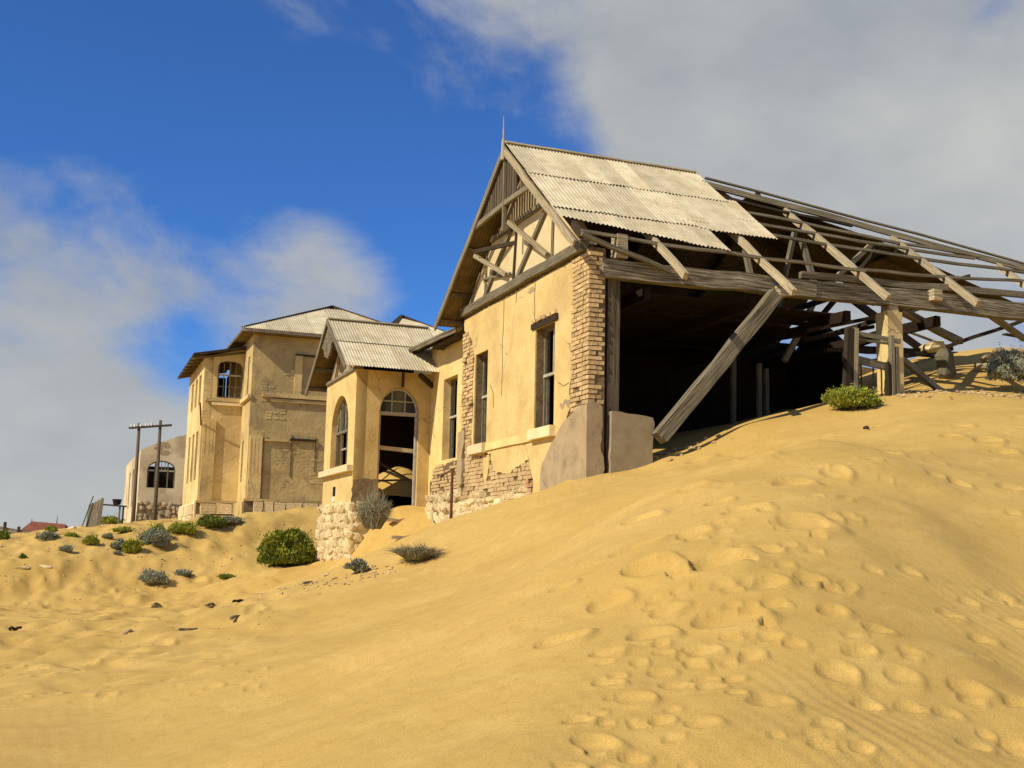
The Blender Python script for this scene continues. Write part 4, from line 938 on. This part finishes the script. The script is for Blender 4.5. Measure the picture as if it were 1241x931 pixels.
# stone plinth
sb('plinth_core', (W2 / 2 + .0, .02, .95), (W2 / 2 + .04, .1, .7), 'mortar'); sb('plinth_cap', (W2 / 2, -.06, 1.62), (W2 / 2 + .08, .12, .04), 'plaster2')
pc = sb('plinth_core', (-.7, A2 + .02, .9), (.74, .1, .65), 'mortar'); sb('plinth_cap', (-.7, A2 - .05, 1.58), (.76, .12, .04), 'plaster2')
pc2 = sb('plinth_core', (-.0, 1.1, .9), (.1, 1.1, .65), 'plaster2')
pcl = sb('plinth_core', (B2, 4.7, .85), (.1, 2.75, .7), 'plaster_pale')
def blocks(par, fn, s0, s1, z0, z1, rows, wl, wh, mats, pr):
    hz = (z1 - z0) / rows
    for r in range(rows):
        s = s0 + (random.uniform(0, .2) if r % 2 else 0)
        while s < s1 - .1:
            L = min(random.uniform(wl, wh), s1 - s); c = fn(s + L / 2, z0 + hz * (r + .5), pr + random.uniform(-.01, .02))
            sc = (L / 2 * .95, .1, hz / 2 * .93); 
            if abs(fn(1, 0, 0)[1]) > .5: sc = (.1, L / 2 * .95, hz / 2 * .93)
            inst(random.choice(mats), 'stone', par, c, sc, (0, random.uniform(-.03, .03), 0)); s += L
blocks(pc, U_, .1, 4.8, .72, 1.58, 2, .3, .7, BS, -.1); blocks(pc, U_, -1.42, -.02, .72, 1.54, 2, .35, .6, BS, A2 - .1)
blocks(pcl, V_, 2.0, 7.3, .72, 1.5, 2, .5, .8, BS, B2 - .05)
# roofs
def pyr(name, b0, b1, a0, a1, z0, bt, at, zt, mat, par):
    mb = MB(); P = [(b0, a0, z0), (b1, a0, z0), (b1, a1, z0), (b0, a1, z0), (bt, at, zt)]
    Q = [(x, y, z - .1) for x, y, z in P[:4]]
    mb.add(P + Q, [(0, 1, 4), (1, 2, 4), (2, 3, 4), (3, 0, 4), (0, 5, 6, 1), (1, 6, 7, 2), (2, 7, 8, 3), (3, 8, 5, 0), (5, 8, 7, 6)]); o = mb.build(name, mat, par)
    for (x, y, z) in P[:4]:
        m2 = MB(); m2.beam((x, y, z + .03), (bt, at, zt + .03), .14, .10); m2.build('hip_cap', M['wood_dark'], o)
    return o
# ribbed sun-side faces are real sheets laid on the pyramids
r1 = pyr('roof', -.45, 7.0, -.42, 5.6, E2 + .02, 3.29, 2.6, 9.2, M['tin_under'], H2)
r2_ = pyr('roof', 4.6, 8.6, -.41, 6.4, E2 + .0, 6.4, 3.8, 9.35, M['tin_under'], H2)
def facesheets(b0, b1, a0, bt, at, z0, zt, n):
    wd = (b1 - b0) / n; nrm = Vector((0, -(zt - z0) / (at - a0), 1)).normalized()
    for i in range(n):
        x0 = b0 + i * wd; x1 = x0 + wd + .02
        def tmax(x): return max(0.02, min((x - b0) / (bt - b0), (b1 - x) / (b1 - bt), 1))
        t0, t1 = tmax(x0), tmax(min(x1, b1))
        f = lambda x, t: (x, a0 + (at - a0) * t, z0 + (zt - z0) * t + .05)
        sheet(H2, f(x0, t0), f(x1, t1), f(x0, -.03), f(x1, -.03), nrm, pitch=.10, amp=.012, drop=0)
facesheets(-.45, 7.0, -.42, 3.29, 2.6, E2 + .04, 9.2, 9)
facesheets(4.6, 8.6, -.41, 6.4, 3.8, E2 + .04, 9.35, 5)
# wing roof: low lean-to with overhang to the left
mb = MB(); mb.add([(B2 - .45, A2 - .3, T2 + .05), (.1, A2 - .3, 7.28), (.1, 7.8, 7.28), (B2 - .45, 7.8, T2 - .02), (B2 - .45, A2 - .3, T2 - .03), (.1, A2 - .3, 7.2), (.1, 7.8, 7.2), (B2 - .45, 7.8, T2 - .1)],
      [(0, 1, 2, 3), (7, 6, 5, 4), (0, 4, 5, 1), (1, 5, 6, 2), (2, 6, 7, 3), (3, 7, 4, 0)]); mb.build('roof', M['wood_dark'], H2)
for i in range(7):
    a = A2 + i * .85; tim((B2 - .5, a, T2 - .12), (.0, a, T2 - .05 + .3), .06, .08, 'soffit', 'rafter', par=H2)
for i in range(6):
    b = .2 + i * 1.3
sb('fascia', (3.4, -.44, E2 + .0), (3.9, .02, .06), 'frame_white')
tim((B2 - .15, A2 - .55, 5.05), (B2 - .02, A2 - .05, 4.3), .05, .05, 'rust', 'bracket', par=H2)

# ================================================================== THIRD HOUSE
C3 = atY(167, 600, 80.); C3[2] = 0
H3 = thing('far_house', 'roofless pale plastered house with arched window behind the two poles', 'house', (C3[0], C3[1], 1.3), TH)
a3 = arch(.52, 2.42, 3.95, 5.2, 5.85, 10)
top3 = rag([(6, 8.3), (3.5, 7.95), (2.4, 7.6), (1.03, 7.06), (0.0, 6.5)], .06, .3, 51, closed=False) + [(0.0, 6.5)]
mb = MB(); mb.poly([[(0, .6), (6, .6)] + top3, a3[::-1]], U_, 0, .4)
l3 = [rect(2.2, 4.0, 2.8, 5.6), rect(6.5, 8.5, 2.8, 5.6), rect(11, 13, 2.8, 5.6)]
mb.poly([[(.402, .6), (20, .6), (20, 6.6), (.402, 6.5)]] + [r[::-1] for r in l3], V_, .002, .4)
mb.build('wall', M['plaster3'], H3)
mb = MB(); mb.box((3, 6, 3.2), (2.6, .15, 2.6)); mb.build('inner_wall', M['dark'], H3)
mb = MB(); fz = .18
for b in (.58, 1.05, 1.9, 2.36): mb.beam((b, fz, 3.97), (b, fz, 5.3 if b in (.58, 2.36) else 5.7), .09, .08)
mb.tube([(1.47 + .92 * math.cos(math.pi * i / 10), fz, 5.2 + .62 * math.sin(math.pi * i / 10)) for i in range(11)], .05, 4)
w3o = mb.build('window', M['frame'], H3)
mb = MB(); mb.beam((.55, fz, 5.15), (2.4, fz, 5.15), .08, .1); mb.build('transom', M['frame_white'], w3o)
mb = MB()
for b in (1.25, 1.47, 1.7): mb.beam((b, fz, 5.2), (b, fz, 5.75), .05, .05)
mb.build('glazing_bar', M['frame_white'], w3o)
mb = MB(); mb.poly([rag([(.0, .6), (6, .6), (6, 2.9), (0, 2.85)], .05, .4, 52)], U_, -.05, -.002); pl3 = mb.build('plinth', M['mortar'], H3)
stonerow(pl3, U_, .1, 3.8, 1.1, 2.8, .3, mats=ROCK2, proud=-.02, skip=.25)
mb = MB()
for _ in range(14): mb.box((.9 + random.uniform(0, .9), -.02, 6.3 + random.uniform(0, .8)), (.12, .03, .06), jit=.2)
mb.build('brickwork', M['stone2'], H3, kind='stuff')

# ================================================================== poles
p1 = atY(161, 634, 72.); p2 = atY(187, 632, 72.)
PO = thing('telegraph_pole', 'twin brown telegraph poles joined by a crossarm in front of the far house', 'pole', (p1[0], p1[1], p1[2]), 0)
def rel(p): return (p[0] - p1[0], p[1] - p1[1], p[2])
for b, t in ((p1, 7.55), (p2, 7.75)):
    x, y, _ = rel(b); mb = MB(); mb.tube([(x, y, -.5), (x + .0, y, 3), (x - .02, y, t)], .15, 8, .62); mb.build('pole', M['polewood'], PO, smooth=True)
mb = MB(); mb.beam((-.6, -.12, 7.22), (2.05, -.12, 7.45), .13, .13); mb.build('crossarm', M['wood_dark'], PO)
for x in (-.45, -.25, .12, .45, .62, .8):
    mb = MB(); mb.tube([(x, -.12, 7.3 + x * .09), (x, -.12, 7.4 + x * .09), (x, -.12, 7.5 + x * .09)], .075, 8, .7); mb.build('insulator', M['white'], PO)

# ================================================================== leaning board, shelf, red roof, fence
q = atY(112, 638, 62.)
LBd = thing('leaning_board', 'upright weathered plank panel leaning on a dark stake on the brow of the sand', 'board', (q[0], q[1], q[2]), 0)
for i in range(5):
    mb = MB(); x = -.28 + i * .155; zt = q[2] + 1.15 + i * .09; mb.beam((x - .03, 0, q[2] - .3), (x + .06, .1, zt), .15, .04, up=(0, 1, 0)); mb.build('plank', M['wood'], LBd)
mb = MB(); mb.beam((-.55, -.15, q[2] - .2), (-.08, .05, q[2] + 1.62), .05, .05); mb.build('stake', M['wood_dark'], LBd)
q = atY(146, 634, 70.)
SHF = thing('sink_bench', 'long low plank bench with a leg beside the far house carrying a black tub', 'bench', (q[0], q[1], q[2]), 0)
mb = MB(); mb.beam((-1.75, 0, q[2] + 1.12), (.25, 0, q[2] + 1.0), .35, .09); mb.build('bench_top', M['wood_dark'], SHF)
for x, m_ in ((.1, 'wood_dark'), (-.12, 'frame')):
    mb = MB(); mb.beam((x, 0, q[2] - .2), (x + .02, 0, q[2] + 1.0), .1, .08); mb.build('leg', M[m_], SHF)
mb = MB(); mb.tube([(0, 0, q[2] + 1.09), (0, 0, q[2] + 1.12), (0, 0, q[2] + 1.3), (0, 0, q[2] + 1.42)], .18, 12, 1.6)
o = mb.build('black_tub', M['black'], None, smooth=False); o.location = (q[0] - .3, q[1], 0); tagp(o, 'black tub standing on the right end of the low plank bench', 'tub')
q = atY(55, 642, 110.)
RF = thing('red_roofed_house', 'distant house of which only the dark red roof shows over the brow', 'house', (q[0], q[1], q[2] - 2), .1)
mb = MB(); mb.add([(-1.9, -1.5, q[2] - .2), (2.2, -1.5, q[2] - .2), (2.2, 1.5, q[2] - .2), (-1.9, 1.5, q[2] - .2), (-1.3, 0, q[2] + .75), (1.8, 0, q[2] + .55)], [(0, 1, 5, 4), (1, 2, 5), (2, 3, 4, 5), (3, 0, 4), (3, 2, 1, 0)]); mb.build('roof', M['redroof'], RF)
mb = MB(); mb.box((.1, 0, q[2] - 1.2), (1.7, 1.2, .98)); mb.build('wall', M['plaster3'], RF)
for x in (-1.3, 1.0):
    mb = MB(); mb.beam((x, 0, q[2] + .4), (x, 0, q[2] + (1.3 if x > 0 else 1.05)), .1, .1, taper=.3); mb.build('finial', M['redroof'], RF)
q = atY(10, 650, 62.)
FN = thing('board_fence', 'grey board fence with square posts at the far left edge on the brow', 'fence', (q[0], q[1], q[2]), 0)
for x, zt in ((-.9, .95), (-.2, .95), (.55, .72), (1.25, .45)):
    mb = MB(); mb.beam((x, -.05, q[2] - .6), (x, -.05, q[2] + zt - .2), .12, .12); mb.build('post', M['wood_dark'], FN)
for k in range(4):
    mb = MB(); mb.beam((-1.2, 0, q[2] + .55 - k * .17), (1.6, 0, q[2] + .12 - k * .17), .04, .15); mb.build('rail_board', M['wood'], FN)

# ================================================================== vegetation
def bush(name, label, px, py, wpx, hpx, mats, style='leaf', n=900, group=None, seed=0, lean=0, cat='bush', Y=None, leaf=.05):
    r = random.Random(seed); p = ground_hit(px, py) if Y is None else atY(px, py, Y)
    if Y is not None: p = np.array([p[0], p[1], min(p[2], 99)])
    sc = p[1] / FPX; wd = wpx * sc / 2; ht = hpx * sc
    root = thing(name, label, cat, (p[0], p[1], p[2]), 0, group)
    for k, mat in enumerate(mats):
        mb = MB(); nn = n // len(mats)
        # clump centres
        cl = []
        for _ in range(max(8, int(10 + wpx / 4))):
            t = r.random() * 2 * math.pi; q_ = math.sqrt(r.random()) * .72
            cl.append((q_ * math.cos(t) * wd, q_ * math.sin(t) * wd * .8, (1 - q_ ** 2.5) * ht * r.choice((r.uniform(.05, .5), r.uniform(.4, .85))), r.uniform(.12, .36)))
        for i in range(nn):
            if style == 'leaf':
                c = cl[r.randrange(len(cl))]; rad = c[3] * min(wd, ht * 1.2)
                d = Vector((r.gauss(0, 1), r.gauss(0, 1), abs(r.gauss(0, 1)) * .9 + .1 * r.gauss(0, 1))).normalized()
                q_ = r.uniform(.55, 1.0) ** .6
                b0 = Vector((c[0], c[1], c[2] * .9)) + Vector((d.x * rad * 1.05, d.y * rad * 1.05, d.z * rad * .95)) * q_
                if b0.z < -.05 * ht: b0.z = r.uniform(0, .1) * ht
                L = leaf * r.uniform(.7, 1.5); dirv = (d * .8 + Vector((r.uniform(-.5, .5), r.uniform(-.5, .5), .8))).normalized()
                sd_ = dirv.cross(Vector((r.uniform(-1, 1), r.uniform(-1, 1), r.uniform(-1, 1)))).normalized() * L * .22
                tip = b0 + dirv * L
                mb.add([(b0 - sd_ * .5)[:], (b0 + dirv * L * .5 - sd_)[:], tip[:], (b0 + dirv * L * .5 + sd_)[:]], [(0, 1, 2, 3)])
            else:  # twiggy
                t = r.random() * 2 * math.pi; q_ = math.sqrt(r.random())
                b0 = Vector((q_ * math.cos(t) * wd * .5, q_ * math.sin(t) * wd * .5, 0)); out = Vector((math.cos(t), math.sin(t), 0)) * wd * q_ * .8
                m_ = b0 + out * .5 + Vector((r.uniform(-.25, .25) * wd, r.uniform(-.2, .2) * wd, ht * r.uniform(.25, .6))); e_ = b0 + out + Vector((lean * wd * .3 + r.uniform(-.4, .4) * wd, r.uniform(-.35, .35) * wd, ht * (1.05 - .5 * q_) * r.uniform(.25, 1.1) ** .8))
                w_ = Vector((r.uniform(-1, 1), r.uniform(-1, 1), .2)).normalized() * leaf * .045
                mb.add([(b0 - w_)[:], (b0 + w_)[:], (m_ + w_)[:], (m_ - w_)[:], (e_ + w_ * .3)[:], (e_ - w_ * .3)[:]], [(0, 1, 2, 3), (3, 2, 4, 5)])
        if style == 'leaf':   # stray sprigs breaking the outline
            for _ in range(int(6 + wpx / 5)):
                t = r.random() * 6.283; q_ = r.uniform(.3, 1.0); tipz = ht * r.uniform(.5, 1.25) * (1.15 - .5 * q_)
                a0 = Vector((q_ * .5 * math.cos(t) * wd, q_ * .5 * math.sin(t) * wd, tipz * .4)); a1 = Vector((q_ * 1.2 * math.cos(t) * wd, q_ * 1.1 * math.sin(t) * wd, tipz))
                for k2 in range(16):
                    b0 = a0.lerp(a1, k2 / 15) + Vector((r.uniform(-1, 1), r.uniform(-1, 1), r.uniform(-1, 1))) * leaf * .3
                    dv = Vector((r.uniform(-1, 1), r.uniform(-1, 1), r.uniform(0, 1.4))).normalized() * leaf * r.uniform(.6, 1.2); sd_ = dv.cross(Vector((r.uniform(-1, 1), r.uniform(-1, 1), .3))).normalized() * leaf * .2
                    mb.add([b0[:], (b0 + dv * .5 - sd_)[:], (b0 + dv)[:], (b0 + dv * .5 + sd_)[:]], [(0, 1, 2, 3)])
        mb2 = mb
        mb2.v = [(x, y, z + p[2] - .02) for x, y, z in mb2.v]
        mb2.build('foliage' if style == 'leaf' else 'twigs', M[mat], root, recalc=False)
        # a few woody stems
    mb = MB()
    for _ in range(6):
        t = r.random() * 6.28; q_ = r.uniform(.2, .6)
        mb.tube([(0, 0, p[2] - .05), (q_ * .5 * wd * math.cos(t), q_ * .5 * wd * math.sin(t), p[2] + ht * .3), (q_ * wd * math.cos(t), q_ * wd * math.sin(t), p[2] + ht * .6)], .012 * max(1, ht), 4, .4)
    mb.build('stem', M['twig'], root)
    return root
bush('green_bush', 'big rounded dark green bush against the left side of the porch stone base', 347, 687, 76, 46, ['leaf_green', 'leaf_yellow', 'leaf_green'], n=20000, seed=1, leaf=.085)
bush('dry_shrub', 'grey dry twiggy shrub growing in front of the porch corner beside the arched door', 452, 640, 38, 50, ['twig', 'leaf_grey'], 'twig', n=1700, seed=2, Y=26.6, leaf=.12)
bush('dry_shrub', 'low dry twiggy brush on the sand crest below the gable stones', 506, 678, 56, 22, ['twig', 'twig', 'leaf_grey'], 'twig', n=900, seed=3, leaf=.12)
bush('silver_shrub', 'small silvery plant at the foot of the sand crest right of the porch base', 432, 694, 28, 14, ['leaf_grey'], n=900, seed=4, leaf=.06)
bush('green_bush', 'yellow green bush growing at the foot of the broken railing', 1034, 496, 72, 28, ['leaf_yellow', 'leaf_yellow', 'leaf_green'], n=9000, seed=5, leaf=.05)
bush('silver_shrub', 'large grey green shrub at the right edge of the dune top', 1226, 464, 64, 48, ['leaf_grey', 'leaf_grey'], n=9000, seed=6, leaf=.05, Y=22.6)
small = [(188, 654, 30, 18, 'leaf_yellow', 'round green bush left of the row on the sand ridge'), (222, 650, 36, 16, 'leaf_yellow', 'bright green bush in the middle of the row below the two storey house'), (186, 664, 42, 20, 'leaf_grey', 'grey bush in front of the row below the two storey house'),
         (160, 672, 24, 16, 'leaf_yellow', 'small green bush at the lower left end of the row on the ridge'), (255, 641, 40, 14, 'leaf_green', 'low dark green bush under the wing of the two storey house'), (280, 636, 30, 8, 'leaf_grey', 'flat grey green growth along the plinth of the two storey house'),
         (186, 709, 34, 16, 'leaf_grey', 'silver shrub in the middle of the shaded slope'), (222, 700, 22, 8, 'leaf_grey', 'small silver tuft right of the silver shrub on the shaded slope'),
         (57, 657, 26, 11, 'leaf_grey', 'grey green tuft near the left edge below the red roof'), (110, 660, 20, 10, 'leaf_yellow', 'green tuft right of centre on the left brow'), (80, 670, 15, 7, 'leaf_grey', 'grey tuft on the left slope below the plank panel'), (28, 679, 9, 6, 'leaf_green', 'tiny dark tuft on the far left slope'),
         (86, 653, 16, 6, 'leaf_yellow', 'low yellowish tuft below the plank panel'), (130, 654, 12, 5, 'leaf_grey', 'grey tuft above the left end of the bush row'), (142, 667, 17, 7, 'leaf_grey', 'greyish tuft just left of the bush row'), (133, 636, 32, 9, 'leaf_yellow', 'green mat growing under the plank bench'),
         (62, 645, 14, 6, 'leaf_yellow', 'green tuft under the red roof'), (4, 656, 14, 12, 'leaf_green', 'green bush at the left frame edge by the fence'), (150, 646, 30, 5, 'leaf_yellow', 'flat green strip of plants below the poles'), (146, 659, 6, 5, 'leaf_grey', 'single tiny tuft beside the bush row'), (142, 674, 8, 5, 'leaf_grey', 'tiny tuft under the left end of the bush row'),
         (190, 739, 12, 7, 'twig', 'small dry tuft in the trampled hollow'), (275, 702, 22, 5, 'leaf_green', 'flat dark tuft left of the big bush')]
for i, (x, y, ww, hh, m_, lab) in enumerate(small):
    bush('low_shrub', lab, x, y, ww * 1.05, hh * 1.15, [m_, m_, m_] if m_ != 'twig' else ['twig'], n=int(1200 + ww * hh * 5), seed=20 + i, group='low shrubs scattered on the sand slope', cat='shrub', leaf=.05 * ground_hit(x, y)[1] / 30)

# ================================================================== stones and driftwood on the sand
deb = [(285, 750, 16, 'wood', 'bent dark stick like a small ring left of the dune toe'), (258, 752, 6, 'rust', ''), (228, 766, 16, 'wood', 'brown splinter of board half buried at the toe of the dune'), (155, 764, 14, 'wood_pale', 'broken slat lying in the trampled hollow'),
       (254, 738, 8, 'wood', 'short stick in the trampled sand above the dark ring'), (372, 711, 12, 'wood', 'brown chunk of wood on the dune edge left of the porch base'), (288, 735, 8, 'wood_dark', 'short dark stick on the dune toe'), (1050, 524, 12, 'wood_dark', 'thin dark splinter on the dune below the green bush'), (18, 763, 12, 'wood_dark', 'dark scrap of wood near the left frame edge')]
for i, (x, y, L, m_, lab) in enumerate(deb):
    if not lab: continue
    p = ground_hit(x, y); l = L * .75 * p[1] / FPX; zz = gz(p[0], p[1])
    an = random.uniform(-.4, .5)
    mb = MB(); mb.beam((-l / 2, -.1, .02), (l / 2, .1, .03 + an * .03), .035, .03, wob=.015, seg=4, rag=.02)
    o = mb.build('driftwood', M[m_]); o.location = (p[0], p[1], zz); o.rotation_euler = (0, 0, an); tagp(o, lab, 'driftwood', 'bits of wood on the sand')
pale = [(22, 690), (52, 688), (92, 641), (87, 640), (100, 672), (70, 664), (60, 690), (30, 672)]
for i, (x, y) in enumerate(pale[:4]):
    p = ground_hit(x, y); s = p[1] / FPX
    place_rock('pale_rock', ['flat pale rock at the far left of the slope', 'flat pale rock second on the left slope', 'white rock on the brow beside the plank panel', 'smaller white rock on the brow left of the plank panel'][i], 'rock', (p[0], p[1], p[2]), (s * (16 if i < 2 else 6), s * 8, s * 2.5), 'plaster_pale', seed=60 + i, group='pale rocks on the brow')
# scatter of pebbles and clods along the top of the dune at the right: nobody could count them
mb = MB()
rs = random.Random(3)
def clod(x, y, z, s):
    R3 = Matrix.Rotation(rs.uniform(0, 6), 3, 'Z') @ Matrix.Rotation(rs.uniform(-.5, .5), 3, 'X')
    vs = [R3 @ (Vector(v) * s * rs.uniform(.7, 1.2)) + Vector((x, y, z)) for v in ((1, 0, 0), (-1, 0, 0), (0, 1, 0), (0, -1, 0), (0, 0, .6), (0, 0, -.6))]
    mb.add(vs, [(0, 2, 4), (2, 1, 4), (1, 3, 4), (3, 0, 4), (2, 0, 5), (1, 2, 5), (3, 1, 5), (0, 3, 5)])
XY = []
for _ in range(420):
    a = rs.gauss(-.1, .45); b = rs.uniform(5.8, 11); p = LW(a, b, 0); XY.append((p[0], p[1], rs.uniform(.015, .06) * (1.5 if rs.random() < .1 else 1)))
for _ in range(260):
    x = rs.uniform(0, 330); y = rs.uniform(640, 780); p = ground_hit(x, y); XY.append((p[0], p[1], rs.uniform(.01, .035) * p[1] / 22))
for _ in range(60):
    p = LW(rs.uniform(-.5, 2.5), rs.uniform(1.1, 2.6), 0); XY.append((p[0], p[1], rs.uniform(.02, .09)))
for _ in range(120):
    t = rs.random(); p = ground_hit(330 + t * 160 + rs.gauss(0, 8), 722 - t * 38 + rs.gauss(0, 4)); XY.append((p[0], p[1], rs.uniform(.01, .05)))
XY = np.array(XY); ZZ = ground_fn(XY[:, 0], XY[:, 1])
for (x, y, s), z in zip(XY, ZZ): clod(x, y, z + s * .1, s)
o = mb.build('pebbles', M['brick'], kind='stuff'); o['label'] = 'scattered pebbles and clods lying on the sand'; o['category'] = 'pebbles'
